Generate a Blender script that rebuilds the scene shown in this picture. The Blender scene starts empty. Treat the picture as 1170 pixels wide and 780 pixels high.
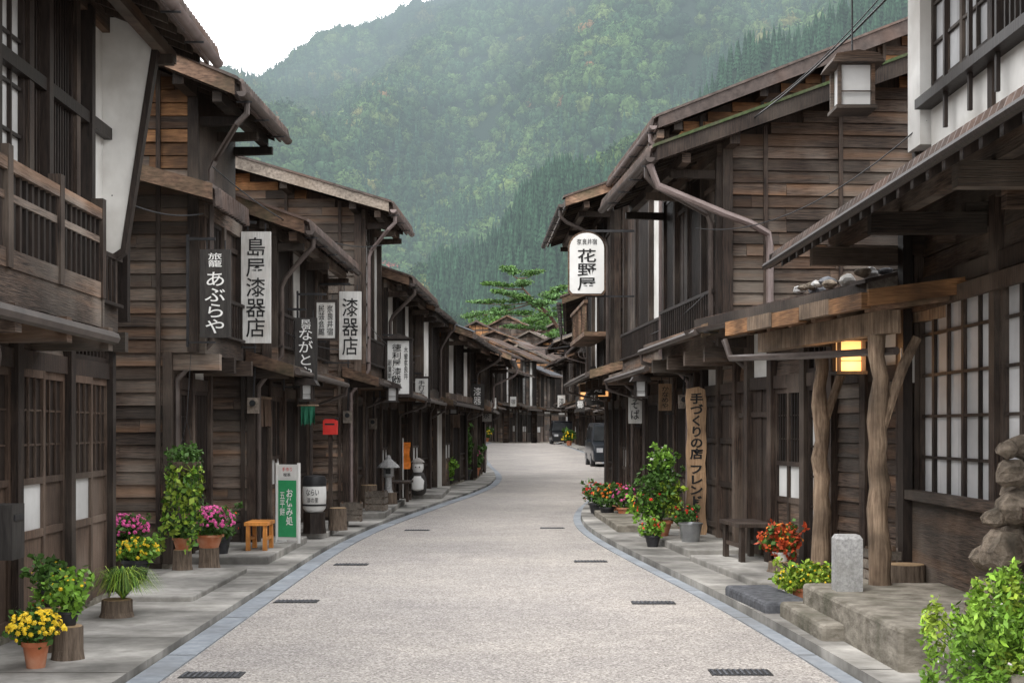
import bpy, math, random, numpy as np, bmesh
from mathutils import Vector, Matrix, Euler
random.seed(7); rng=np.random.default_rng(7)
S=bpy.context.scene; COL=S.collection
R=random.uniform
# ---------------------------------------------------------------- materials
def mk(name,c1,c2,scale=(1,1,1),ns=5,rough=.8,bump=.2,metal=0,island=0.,stain=None,spec=.3,detail=6,bdist=.01,tone=None,lo=.32,hi=.68,warm=None):
    m=bpy.data.materials.new(name); m.use_nodes=True; nt=m.node_tree; N=nt.nodes; Lk=nt.links
    b=N['Principled BSDF']; b.inputs['Roughness'].default_value=rough; b.inputs['Metallic'].default_value=metal
    b.inputs['Specular IOR Level'].default_value=spec
    g=N.new('ShaderNodeNewGeometry'); mp=N.new('ShaderNodeMapping'); mp.inputs['Scale'].default_value=scale
    Lk.new(g.outputs['Position'],mp.inputs['Vector'])
    if island:
        wn=N.new('ShaderNodeTexWhiteNoise'); wn.noise_dimensions='1D'; Lk.new(g.outputs['Random Per Island'],wn.inputs['W'])
        sc=N.new('ShaderNodeVectorMath'); sc.operation='SCALE'; sc.inputs['Scale'].default_value=7; Lk.new(wn.outputs['Color'],sc.inputs[0])
        ad=N.new('ShaderNodeVectorMath'); ad.operation='ADD'; Lk.new(mp.outputs[0],ad.inputs[0]); Lk.new(sc.outputs[0],ad.inputs[1]); vec=ad.outputs[0]
    else: vec=mp.outputs[0]
    n=N.new('ShaderNodeTexNoise'); n.inputs['Scale'].default_value=ns; n.inputs['Detail'].default_value=detail; n.inputs['Roughness'].default_value=.62
    Lk.new(vec,n.inputs['Vector'])
    r=N.new('ShaderNodeValToRGB'); r.color_ramp.elements[0].position=lo; r.color_ramp.elements[1].position=hi
    r.color_ramp.elements[0].color=(*c1,1); r.color_ramp.elements[1].color=(*c2,1); Lk.new(n.outputs['Fac'],r.inputs['Fac'])
    out=r.outputs['Color']
    def patch(col,amt,ss,a=.45,c=.7,vec_=None):
        n2=N.new('ShaderNodeTexNoise'); n2.inputs['Scale'].default_value=ss; n2.inputs['Detail'].default_value=6; Lk.new(vec_ or g.outputs['Position'],n2.inputs['Vector'])
        r2=N.new('ShaderNodeValToRGB'); r2.color_ramp.elements[0].position=a; r2.color_ramp.elements[1].position=c
        r2.color_ramp.elements[0].color=(0,0,0,1); r2.color_ramp.elements[1].color=(amt,amt,amt,1); Lk.new(n2.outputs['Fac'],r2.inputs['Fac'])
        mx=N.new('ShaderNodeMixRGB'); mx.inputs['Color2'].default_value=(*col,1); Lk.new(r2.outputs['Color'],mx.inputs['Fac']); return mx
    if stain:
        mx=patch(*stain); Lk.new(out,mx.inputs['Color1']); out=mx.outputs['Color']
    if warm:
        mx=patch(*warm,a=.52,c=.66,vec_=vec); Lk.new(out,mx.inputs['Color1']); out=mx.outputs['Color']
    if tone:
        n3=N.new('ShaderNodeTexNoise'); n3.inputs['Scale'].default_value=tone; n3.inputs['Detail'].default_value=4; Lk.new(g.outputs['Position'],n3.inputs['Vector'])
        m3=N.new('ShaderNodeMapRange'); m3.inputs['From Min'].default_value=.3; m3.inputs['From Max'].default_value=.7; m3.inputs['To Min'].default_value=.38; m3.inputs['To Max'].default_value=1.6; Lk.new(n3.outputs['Fac'],m3.inputs['Value'])
        v3=N.new('ShaderNodeVectorMath'); v3.operation='SCALE'; Lk.new(out,v3.inputs[0]); Lk.new(m3.outputs[0],v3.inputs['Scale']); out=v3.outputs[0]
    if island:
        mr=N.new('ShaderNodeMapRange'); mr.inputs['To Min'].default_value=1-island; mr.inputs['To Max'].default_value=1+island
        Lk.new(g.outputs['Random Per Island'],mr.inputs['Value'])
        vs=N.new('ShaderNodeVectorMath'); vs.operation='SCALE'; Lk.new(out,vs.inputs[0]); Lk.new(mr.outputs[0],vs.inputs['Scale']); out=vs.outputs[0]
    Lk.new(out,b.inputs['Base Color'])
    if bump:
        bp=N.new('ShaderNodeBump'); bp.inputs['Strength'].default_value=bump; bp.inputs['Distance'].default_value=bdist
        Lk.new(n.outputs['Fac'],bp.inputs['Height']); Lk.new(bp.outputs['Normal'],b.inputs['Normal'])
    return m
W_V=mk('wood_vertical_grain',(.009,.0058,.0045),(.058,.038,.028),(14,14,.8),6,.66,.8,0,.5,((.15,.122,.098),.5,1.3),tone=.7,lo=.36,hi=.66)
W_H=mk('wood_horizontal_grain',(.017,.011,.0085),(.105,.073,.054),(.8,.8,16),6,.7,.8,0,.62,((.22,.19,.16),.6,1.1),tone=.7,lo=.36,hi=.66,warm=((.26,.13,.06),.3,.3))
W_BRN=mk('wood_brown_door',(.028,.017,.012),(.1,.066,.047),(12,12,.8),6,.65,.5,0,.4,((.16,.13,.105),.4,1.3),tone=1)
W_GREY=mk('wood_weathered_grey',(.1,.082,.068),(.28,.24,.2),(3,3,3),8,.85,.5,0,.35,((.05,.038,.028),.7,1.5),tone=1.5)
W_OR=mk('wood_warm',(.16,.072,.03),(.48,.25,.11),(.9,.9,16),6,.7,.6,0,.5,((.07,.038,.022),.8,2),tone=1.2)
W_POST=mk('wood_log',(.12,.08,.052),(.34,.25,.175),(9,9,.6),5,.75,.8,0,.1,((.075,.052,.036),.75,3),tone=2.5,bdist=.02)
W_BLK=mk('wood_black_lattice',(.01,.007,.006),(.034,.024,.019),(6,6,.8),6,.5,.3,0,.3)
W_RUST=mk('board_rusty',(.075,.045,.032),(.24,.15,.1),(2,2,6),5,.8,.6,0,.4,((.05,.055,.03),.7,2.2),tone=1.5)
PL=mk('plaster_white',(.6,.59,.56),(.76,.75,.72),(1,1,.6),3,.9,.15,0,0,((.38,.35,.31),.55,1.6))
PLG=mk('plaster_grey',(.36,.35,.33),(.5,.49,.46),(1,1,.5),3,.9,.15,0,0,((.22,.2,.18),.6,1.6))
PAP=mk('frosted_pane',(.5,.5,.49),(.68,.68,.67),(1,1,1),2,.5,.02,0,.2,((.28,.28,.27),.5,1.2),.35)
PANEG=mk('pale_translucent_pane',(.4,.405,.41),(.58,.58,.585),(1,1,1),1.5,.6,.02,0,.22,((.2,.2,.2),.6,.9),.2)
GLS=mk('dark_glass',(.02,.022,.024),(.045,.048,.05),(1,1,1),2,.08,.02,0,0,None,.6)
ROOF=mk('roof_sheet_metal',(.042,.032,.028),(.11,.086,.076),(2,2,2),5,.6,.2,.1,.25,((.15,.088,.064),.5,1.5),.3)
ROOFG=mk('roof_grey_metal',(.09,.1,.115),(.17,.185,.2),(2,2,2),4,.75,.15,.0,.15,((.13,.085,.065),.6,1.5),.15)
ROOFR=mk('roof_faded_brown_metal',(.065,.048,.042),(.15,.115,.1),(2,2,2),4,.75,.15,.0,.15,((.17,.14,.12),.4,1.5),.15)
MOSS=mk('moss_edge',(.035,.055,.022),(.1,.14,.06),(4,4,4),6,.95,.6,0,.3,((.1,.085,.065),.8,3))
GUT=mk('gutter_brown',(.045,.034,.03),(.1,.08,.07),(1,1,1),4,.45,.05,.1,.15,None,.4)
GUTB=mk('gutter_copper_pink',(.15,.115,.105),(.25,.2,.19),(1,1,1),4,.45,.05,.2,.15,None,.5)
IRON=mk('iron_black',(.02,.02,.021),(.045,.045,.048),(1,1,1),6,.5,.1,.3)
STEEL=mk('steel_grey',(.25,.26,.27),(.36,.37,.38),(1,1,1),6,.35,.05,.7)
CONC=mk('concrete_pavement',(.25,.24,.22),(.4,.385,.36),(1,1,1),7,.9,.35,0,.12,((.13,.125,.11),.75,1.1),.2,8,tone=.9)
CONCD=mk('concrete_old_ledge',(.14,.125,.1),(.36,.33,.28),(1,1,2),6,.92,.8,0,.15,((.07,.07,.045),.75,2.2),.2,8,.03)
KERB=mk('kerb_bluish_concrete',(.24,.265,.295),(.35,.38,.415),(1,1,1),9,.85,.25,0,.12,((.2,.205,.21),.6,1.2),.2,8)
STONE=mk('granite',(.25,.25,.25),(.5,.5,.5),(1,1,1),40,.8,.4,0,0,((.2,.2,.18),.5,4),.3)
STONED=mk('dark_stone',(.04,.043,.05),(.14,.145,.16),(1,1,1),14,.75,.6,0,.2,None,.3,8,.02)
ROCK=mk('brown_river_rock',(.07,.055,.042),(.28,.23,.18),(1,1,1),12,.9,1.,0,.35,((.05,.045,.035),.7,5),.3,8,.05)
TERRA=mk('terracotta',(.36,.11,.05),(.5,.19,.09),(1,1,1),6,.8,.15,0,0,((.5,.4,.32),.3,6))
TERRAD=mk('plastic_pot_dark',(.02,.02,.022),(.05,.05,.055),(1,1,1),6,.5,.1)
WHITE=mk('white_paint',(.68,.68,.66),(.8,.8,.78),(1,1,1),6,.6,.05,0,0,((.5,.47,.42),.4,3))
SIGNW=mk('sign_white_wood',(.5,.5,.48),(.7,.69,.66),(9,9,.8),6,.75,.2,0,0,((.36,.32,.28),.6,3))
SIGNK=mk('sign_black_wood',(.02,.018,.017),(.055,.05,.046),(9,9,.8),6,.6,.2)
SIGNB=mk('sign_brown_wood',(.22,.135,.075),(.42,.275,.165),(9,9,.8),6,.6,.4,tone=1.2)
INK=mk('ink_black',(.01,.01,.01),(.02,.02,.02),rough=.6,bump=0)
INKW=mk('ink_white',(.75,.75,.73),(.82,.82,.8),rough=.7,bump=0)
INKR=mk('ink_red',(.6,.05,.05),(.65,.07,.06),rough=.6,bump=0)
JOINT=mk('pavement_joint',(.06,.06,.05),(.12,.11,.09),rough=.95,bump=0)
RED=mk('red_paint',(.55,.02,.015),(.65,.04,.03),rough=.5,bump=0)
GREENP=mk('green_paint',(.03,.27,.1),(.05,.34,.14),rough=.5,bump=0)
GREENC=mk('green_cloth',(.02,.12,.07),(.04,.2,.12),rough=.9,bump=0)
INDIGO=mk('indigo_cloth',(.03,.035,.055),(.045,.055,.08),rough=.9,bump=0)
BROWNC=mk('brown_cloth',(.1,.07,.05),(.15,.1,.075),rough=.9,bump=0)
ORANGE=mk('orange_wood',(.5,.19,.04),(.66,.28,.07),(8,8,1),5,.5,.1,tone=3)
TOPW=mk('cut_wood_end',(.3,.2,.11),(.45,.32,.19),(1,1,1),25,.8,.3)
BARK=mk('bark',(.08,.06,.045),(.22,.17,.13),(9,9,1.2),4,.9,.8,0,0,None,.2,8,.02)
PINEB=mk('pine_bark',(.08,.05,.035),(.18,.11,.08),(4,4,2),4,.9,.6)
def leafm(n,c,isl=.5):
    return mk(n,tuple(x*.75 for x in c),tuple(x*1.3 for x in c),(1,1,1),9,.55,0,0,isl,None,.3)
LG=leafm('leaf_green',(.06,.13,.024)); LGB=leafm('leaf_bright',(.15,.29,.035)); LGY=leafm('leaf_yellowgreen',(.25,.35,.04)); LGD=leafm('leaf_dark',(.025,.06,.018))
LRED=leafm('leaf_red',(.4,.06,.02)); LPINE=leafm('leaf_pine',(.08,.16,.05)); LLIME=leafm('leaf_lime',(.22,.38,.045),.6)
FPK=leafm('petal_pink',(.66,.11,.33),.3); FY=leafm('petal_yellow',(.78,.55,.03),.2); FR=leafm('petal_red',(.6,.03,.02),.3); FO=leafm('petal_orange',(.75,.22,.03),.2); FW=leafm('petal_white',(.75,.7,.72),.1)
LAMPE=bpy.data.materials.new('lit_lantern_paper'); LAMPE.use_nodes=True
b=LAMPE.node_tree.nodes['Principled BSDF']; b.inputs['Base Color'].default_value=(.8,.5,.25,1); b.inputs['Emission Color'].default_value=(1,.48,.17,1); b.inputs['Emission Strength'].default_value=.9
def paint(n,c):
    m=mk(n,c,tuple(x*1.15 for x in c),rough=.3,bump=0,spec=.5); m.node_tree.nodes['Principled BSDF'].inputs['Coat Weight'].default_value=.4; return m
CARK=paint('car_black',(.01,.011,.014)); CARG=paint('car_dark_grey',(.02,.024,.03)); HEADL=mk('headlamp_glass',(.4,.42,.45),(.6,.6,.62),rough=.1,bump=0,spec=.6)
PLATE=mk('number_plate_yellow',(.7,.5,.04),(.75,.55,.06),rough=.5,bump=0)
def roadmat():
    m=bpy.data.materials.new('road_exposed_aggregate'); m.use_nodes=True; nt=m.node_tree; N=nt.nodes; K=nt.links; b=N['Principled BSDF']; b.inputs['Roughness'].default_value=.85
    b.inputs['Specular IOR Level'].default_value=.25
    g=N.new('ShaderNodeNewGeometry'); v=N.new('ShaderNodeTexVoronoi'); v.inputs['Scale'].default_value=80; K.new(g.outputs['Position'],v.inputs['Vector'])
    bw=N.new('ShaderNodeSeparateColor'); K.new(v.outputs['Color'],bw.inputs[0])
    r=N.new('ShaderNodeValToRGB'); K.new(bw.outputs[0],r.inputs['Fac']); e=r.color_ramp.elements
    e[0].position=0; e[0].color=(.2,.18,.165,1); e[1].position=1; e[1].color=(.68,.645,.6,1)
    for p,c in ((.25,(.33,.305,.285)),(.55,(.42,.39,.365)),(.8,(.49,.455,.42))):
        x=e.new(p); x.color=(*c,1)
    def nz(sc,a,c,lo=.3,hi=.7):
        n=N.new('ShaderNodeTexNoise'); n.inputs['Scale'].default_value=sc; n.inputs['Detail'].default_value=8; n.inputs['Roughness'].default_value=.65; K.new(g.outputs['Position'],n.inputs['Vector'])
        r2=N.new('ShaderNodeValToRGB'); r2.color_ramp.elements[0].position=lo; r2.color_ramp.elements[1].position=hi; r2.color_ramp.elements[0].color=(*a,1); r2.color_ramp.elements[1].color=(*c,1); K.new(n.outputs['Fac'],r2.inputs['Fac']); return r2.outputs[0]
    out=r.outputs[0]
    for q in (nz(.45,(.78,.78,.8),(1.08,1.07,1.05)),nz(3.0,(.88,.88,.88),(1.06,1.06,1.06))):
        mx=N.new('ShaderNodeMixRGB'); mx.blend_type='MULTIPLY'; mx.inputs['Fac'].default_value=1; K.new(out,mx.inputs[1]); K.new(q,mx.inputs[2]); out=mx.outputs[0]
    K.new(out,b.inputs['Base Color'])
    bp=N.new('ShaderNodeBump'); bp.inputs['Strength'].default_value=.4; bp.inputs['Distance'].default_value=.005; bp.invert=True; K.new(v.outputs['Distance'],bp.inputs['Height']); K.new(bp.outputs[0],b.inputs['Normal'])
    return m
ROAD=roadmat()
# ---------------------------------------------------------------- builders
def props(o,label=None,category=None,kind=None,group=None):
    if label: o['label']=label
    if category: o['category']=category
    if kind: o['kind']=kind
    if group: o['group']=group
    return o
def empty(name,loc,rz=0,**k):
    o=bpy.data.objects.new(name,None); o.location=loc; o.rotation_euler=(0,0,rz); o.empty_display_size=.2; COL.objects.link(o); return props(o,**k)
class MB:
    def __init__(s,sg=1): s.V=[];s.F=[];s.M=[];s.sg=sg;s.mats=[]
    def mi(s,m):
        if m not in s.mats: s.mats.append(m)
        return s.mats.index(m)
    def add(s,vs,fs,m):
        n=len(s.V); i=s.mi(m)
        s.V+=[(s.sg*v[0],v[1],v[2]) for v in vs]
        for f in fs:
            f=[n+a for a in f]
            if s.sg<0: f=f[::-1]
            s.F.append(f); s.M.append(i)
    def hexa(s,p,m): s.add(p,[(0,3,2,1),(4,5,6,7),(0,1,5,4),(1,2,6,5),(2,3,7,6),(3,0,4,7)],m)
    def box(s,u0,u1,v0,v1,w0,w1,m):
        s.hexa([(u0,v0,w0),(u1,v0,w0),(u1,v1,w0),(u0,v1,w0),(u0,v0,w1),(u1,v0,w1),(u1,v1,w1),(u0,v1,w1)],m)
    def ext(s,poly,v0,v1,m):
        n=len(poly); vs=[(a,v0,c) for a,c in poly]+[(a,v1,c) for a,c in poly]
        fs=[tuple(range(n)),tuple(range(2*n-1,n-1,-1))]+[(i,i+n,(i+1)%n+n,(i+1)%n) for i in range(n)]
        s.add(vs,fs,m)
    def beam(s,a,b,w,h,m):
        a=Vector(a);b=Vector(b);d=(b-a).normalized(); up=Vector((0,0,1)) if abs(d.z)<.95 else Vector((1,0,0))
        r=d.cross(up).normalized()*w/2; u=r.cross(d).normalized()*h/2
        s.hexa([a-r-u,a+r-u,a+r+u,a-r+u,b-r-u,b+r-u,b+r+u,b-r+u],m)
    def tube(s,path,r,m,n=8,rad=None):
        P=[Vector(p) for p in path]; vs=[];fs=[]
        up0=None
        for i,p in enumerate(P):
            t=((P[min(i+1,len(P)-1)]-P[max(i-1,0)])).normalized()
            if up0 is None: up0=t.orthogonal()
            a=(up0-t*up0.dot(t)).normalized(); up0=a; b=t.cross(a)
            rr=rad[i] if rad else r
            vs+=[p+(a*math.cos(2*math.pi*k/n)+b*math.sin(2*math.pi*k/n))*rr for k in range(n)]
        for i in range(len(P)-1):
            fs+=[(i*n+k,i*n+(k+1)%n,(i+1)*n+(k+1)%n,(i+1)*n+k) for k in range(n)]
        fs.append(tuple(range(n-1,-1,-1))); fs.append(tuple(range((len(P)-1)*n,len(P)*n)))
        s.add(vs,fs,m)
    def lathe(s,prof,m,n=16,c=(0,0,0),jit=0):
        vs=[];fs=[]
        for r,z in prof: vs+=[(c[0]+r*math.cos(2*math.pi*k/n)*(1+R(-jit,jit)),c[1]+r*math.sin(2*math.pi*k/n)*(1+R(-jit,jit)),c[2]+z) for k in range(n)]
        for i in range(len(prof)-1): fs+=[(i*n+k,i*n+(k+1)%n,(i+1)*n+(k+1)%n,(i+1)*n+k) for k in range(n)]
        fs.append(tuple(range(n-1,-1,-1))); fs.append(tuple(range((len(prof)-1)*n,len(prof)*n)))
        s.add(vs,fs,m)
    def leaves(s,V,F,m):
        n=len(s.V); i=s.mi(m); s.V+=[(s.sg*a,b,c) for a,b,c in V.tolist()]; F2=(F+n).tolist(); s.F+=F2; s.M+=[i]*len(F2)
    def obj(s,name,parent=None,smooth=False,loc=None,rz=0,**k):
        me=bpy.data.meshes.new(name); me.from_pydata([tuple(v) for v in s.V],[],s.F)
        for m in s.mats: me.materials.append(m)
        me.polygons.foreach_set('material_index',s.M)
        if smooth: me.polygons.foreach_set('use_smooth',[True]*len(s.F))
        me.update(); o=bpy.data.objects.new(name,me); COL.objects.link(o)
        if smooth:
            try: me.set_sharp_from_angle(angle=math.radians(40))
            except Exception: pass
        if loc is not None: o.location=loc
        o.rotation_euler=(0,0,rz)
        if parent: o.parent=parent
        return props(o,**k)
def leafcloud(n,c,r,size,flat=0.,shell=.35,aspect=1.6):
    d=rng.normal(size=(n,3)); d/=np.linalg.norm(d,axis=1)[:,None]
    rad=(shell+(1-shell)*rng.random(n)**.6)[:,None]*(1+.18*np.sin(d[:,:1]*5+c[0]*9)+.15*np.sin(d[:,1:2]*6+d[:,2:]*4))
    P=d*rad*np.array(r)+np.array(c)
    a=rng.normal(size=(n,3)); a[:,2]*=(1-flat); a+=d*.4; a/=np.linalg.norm(a,axis=1)[:,None]
    b=np.cross(a,rng.normal(size=(n,3))); b/=np.linalg.norm(b,axis=1)[:,None]
    s=(size*(.6+.8*rng.random(n)))[:,None]
    V=np.stack([P-a*s*aspect/2,P+b*s/2-a*s*.1,P+a*s*aspect/2,P-b*s/2-a*s*.1],1).reshape(-1,3)
    return V,np.arange(4*n).reshape(-1,4)
def flowers(n,c,r,size,top=.1):
    d=rng.normal(size=(n,3)); d[:,2]=np.abs(d[:,2])+top-.35; d/=np.linalg.norm(d,axis=1)[:,None]
    P=d*np.array(r)*(.92+.18*rng.random((n,1)))+np.array(c); V=[];F=[];k=8
    for i in range(n):
        nrm=Vector(d[i])+Vector((R(-.4,.4),R(-.6,.1),R(0,.5))); nrm.normalize(); a=nrm.orthogonal().normalized(); b=nrm.cross(a); s=size*R(.7,1.2)
        base=len(V); p=Vector(P[i]); V.append(tuple(p+nrm*s*.3))
        for j in range(2*k):
            rr=s*(.5 if j%2 else .32); V.append(tuple(p+(a*math.cos(math.pi*j/k)+b*math.sin(math.pi*j/k))*rr+nrm*s*R(-.08,.1)))
        for j in range(2*k): F.append((base,base+1+j,base+1+(j+1)%(2*k)))
    return V,F
def text_mesh(s,w,h,bold=.006):
    cu=bpy.data.curves.new('t','FONT'); cu.body=s; cu.align_x='CENTER'; cu.offset=bold; cu.space_line=.98; cu.extrude=.0
    ob=bpy.data.objects.new('t',cu); COL.objects.link(ob); bpy.context.view_layer.update()
    me=bpy.data.meshes.new_from_object(ob.evaluated_get(bpy.context.evaluated_depsgraph_get()))
    bpy.data.objects.remove(ob)
    if len(me.vertices)==0: return me
    co=np.array([v.co[:] for v in me.vertices]); mn=co.min(0); mx=co.max(0)
    co=(co-(mn+mx)/2); sx=w/max(mx[0]-mn[0],1e-4); sy=h/max(mx[1]-mn[1],1e-4); co[:,0]*=sx; co[:,1]*=sy
    for v,c in zip(me.vertices,co): v.co=c
    return me
def lettering(s,w,h,m,parent,loc,rx=90,rz=0,vertical=True,bold=.006):
    me=text_mesh('\n'.join(s) if vertical else s,w,h,bold); me.materials.clear(); me.materials.append(m)
    o=bpy.data.objects.new('lettering',me); o.location=loc; o.rotation_euler=(math.radians(rx),0,math.radians(rz)); COL.objects.link(o); o.parent=parent; return o
# ---------------------------------------------------------------- terrain
PZ=[(-60,0),(60,0),(98,.55),(106,.56),(118,.4),(150,.1),(158,.6),(175,4),(215,9),(300,15),(450,16),(6000,16)]
def gz(y): return float(np.interp(y,[p[0] for p in PZ],[p[1] for p in PZ]))
PXL=[(-6,-2.5),(9,-2.42),(13,-2.44),(18.6,-2.45),(21,-2.36),(23.6,-2.2),(27,-1.85),(30.6,-1.5),(35,-1.0),(40,-.62),(46,-.5),(52,-.65),(62,-1.1),(75,-1.7),(88,-1.95),(100,-1.85),(112,-1.5),(122,-.8),(132,.5),(142,2.2),(150,4.5),(158,8),(168,16),(230,80)]
PXR=[(-6,2.65),(9,2.21),(13,1.96),(16,1.66),(19.3,1.36),(21.5,1.2),(24,1.15),(27,1.3),(30,1.62),(34,2.1),(37,2.5),(42,3.0),(47,3.4),(56,3.95),(65,4.25),(78,4.15),(90,3.7),(100,3.4),(112,3.4),(122,3.8),(132,4.8),(142,6.6),(148,9),(154,13),(162,22),(230,90)]
ip=lambda P,y: float(np.interp(y,[p[0] for p in P],[p[1] for p in P]))
def smooth(P,y): return (ip(P,y-.8)+ip(P,y)+ip(P,y+.8)+ip(P,y-1.6)+ip(P,y+1.6))/5 if y<60 else ip(P,y)
ys=[-6+.5*i for i in range(133)]+[61+1.5*i for i in range(64)]
def strip(name,fa,fb,dz,mat,z_low=None,joint=0,**k):
    mb=MB(); Y=ys
    for i in range(len(Y)-1):
        y0,y1=Y[i],Y[i+1]; a0,b0,a1,b1=fa(y0),fb(y0),fa(y1),fb(y1); z0=gz(y0)+dz; z1=gz(y1)+dz
        mb.add([(a0,y0,z0),(b0,y0,z0),(b1,y1,z1),(a1,y1,z1)],[(0,1,2,3)],mat)
        if joint and y0<60 and i%joint==0: mb.add([(a0,y0,z0+.002),(b0,y0,z0+.002),(b0,y0+.014,z0+.002),(a0,y0+.014,z0+.002)],[(0,1,2,3)],JOINT)
        if z_low is not None:
            l0=gz(y0)+z_low; l1=gz(y1)+z_low
            mb.add([(a0,y0,z0),(a1,y1,z1),(a1,y1,l1),(a0,y0,l0)],[(0,1,2,3)],mat); mb.add([(b0,y0,z0),(b1,y1,z1),(b1,y1,l1),(b0,y0,l0)],[(0,1,2,3)],mat)
    return mb.obj(name,kind='structure',**k)
XL=lambda y: smooth(PXL,y); XR=lambda y: smooth(PXR,y)
mb=MB(); gx=[-3000,-600,-100,-30,30,100,600,3000]; gy=[-60,0,30,60,80,98,106,118,150,158,175,195,215,260,300,450,1000,6000]
for i in range(len(gy)-1):
    for j in range(len(gx)-1):
        mb.add([(gx[j],gy[i],gz(gy[i])-.012),(gx[j+1],gy[i],gz(gy[i])-.012),(gx[j+1],gy[i+1],gz(gy[i+1])-.012),(gx[j],gy[i+1],gz(gy[i+1])-.012)],[(0,1,2,3)],CONC)
mb.obj('ground',kind='structure',label='old concrete ground around the houses')
strip('road',lambda y:XL(y)+.2,lambda y:XR(y)-.13,0,ROAD,label='pale exposed aggregate village street')
strip('kerb',XL,lambda y:XL(y)+.2,.012,KERB,-.01,joint=4,label='bluish concrete kerb strip along the street')
strip('kerb',lambda y:XR(y)-.13,XR,.012,KERB,-.01,joint=4,label='bluish concrete kerb strip along the street')
strip('pavement',lambda y:XL(y)-4,lambda y:XL(y)-.01,.06,CONC,-.01,joint=3,label='stained concrete pavement in front of the houses')
strip('pavement',lambda y:XR(y)+.01,lambda y:XR(y)+5,.08,CONC,-.01,joint=3,label='stained concrete pavement in front of the houses')
def slab(x0,x1,y0,y1,z0,z1,m,name='stone_step',label='low concrete doorstep slab at the kerb',rz=0,bw=.015):
    mb=MB(); mb.box(-(x1-x0)/2,(x1-x0)/2,-(y1-y0)/2,(y1-y0)/2,z0,z1,m); o=mb.obj(name,loc=((x0+x1)/2,(y0+y1)/2,0),rz=rz,label=label,category='step')
    bv=o.modifiers.new('b','BEVEL'); bv.width=bw; bv.segments=2; return o
slab(-3.9,-2.78,16.2,19.3,.02,.15,CONC); slab(-3.3,-2.62,20.2,22.8,.02,.14,CONC); slab(-3.6,-2.85,12.7,15.3,.02,.11,CONC); slab(-3,-2.2,24.5,29.5,.02,.16,CONC); slab(-2.3,-1.55,31.4,36,.02,.16,CONC)
slab(1.95,3,16.9,20.4,.05,.17,CONC,rz=.08); slab(1.5,2.6,21,25,.05,.18,CONCD,rz=.03); slab(2.2,3.2,13.5,16.5,.05,.15,CONC,rz=.1)
slab(1.75,3,26,31,.05,.2,CONC,rz=-.05)
slab(2.02,2.45,11.75,13.1,.02,.17,STONED,'stone_block','dark rough stone block beside the kerb',.1,.03)
slab(2.38,3.62,8.9,11.5,.0,.36,CONCD,'stone_ledge','mossy old concrete ledge with worn edges',.03,.03)
slab(2.2,2.5,10.2,11.6,.0,.2,CONCD,'stone_step','low mossy concrete step below the ledge',.03,.03)
slab(2.6,3.62,3.5,8.85,.0,.3,CONCD,'stone_ledge','mossy old concrete ledge with worn edges',.0,.03)
slab(2.6,3.6,11.55,12.9,.0,.27,CONCD,'stone_ledge','concrete platform under the canopy')
for (x,y) in ((-1.95,9.25),(1.5,9.35),(-2.0,13.2),(1.3,13.1),(-1.9,16.8),(.95,17.2),(-1.5,22.5),(.65,23)):
    mb=MB(); mb.box(-.2,.2,-.11,.11,.002,.006,IRON)
    for k in range(10): mb.box(-.185+.038*k,-.17+.038*k,-.1,.1,.006,.011,STONED)
    mb.obj('drain_grate',loc=(x,y,0),label='black slotted iron drain grate in the road',category='drain grate',group='drain grates in the road')
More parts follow.
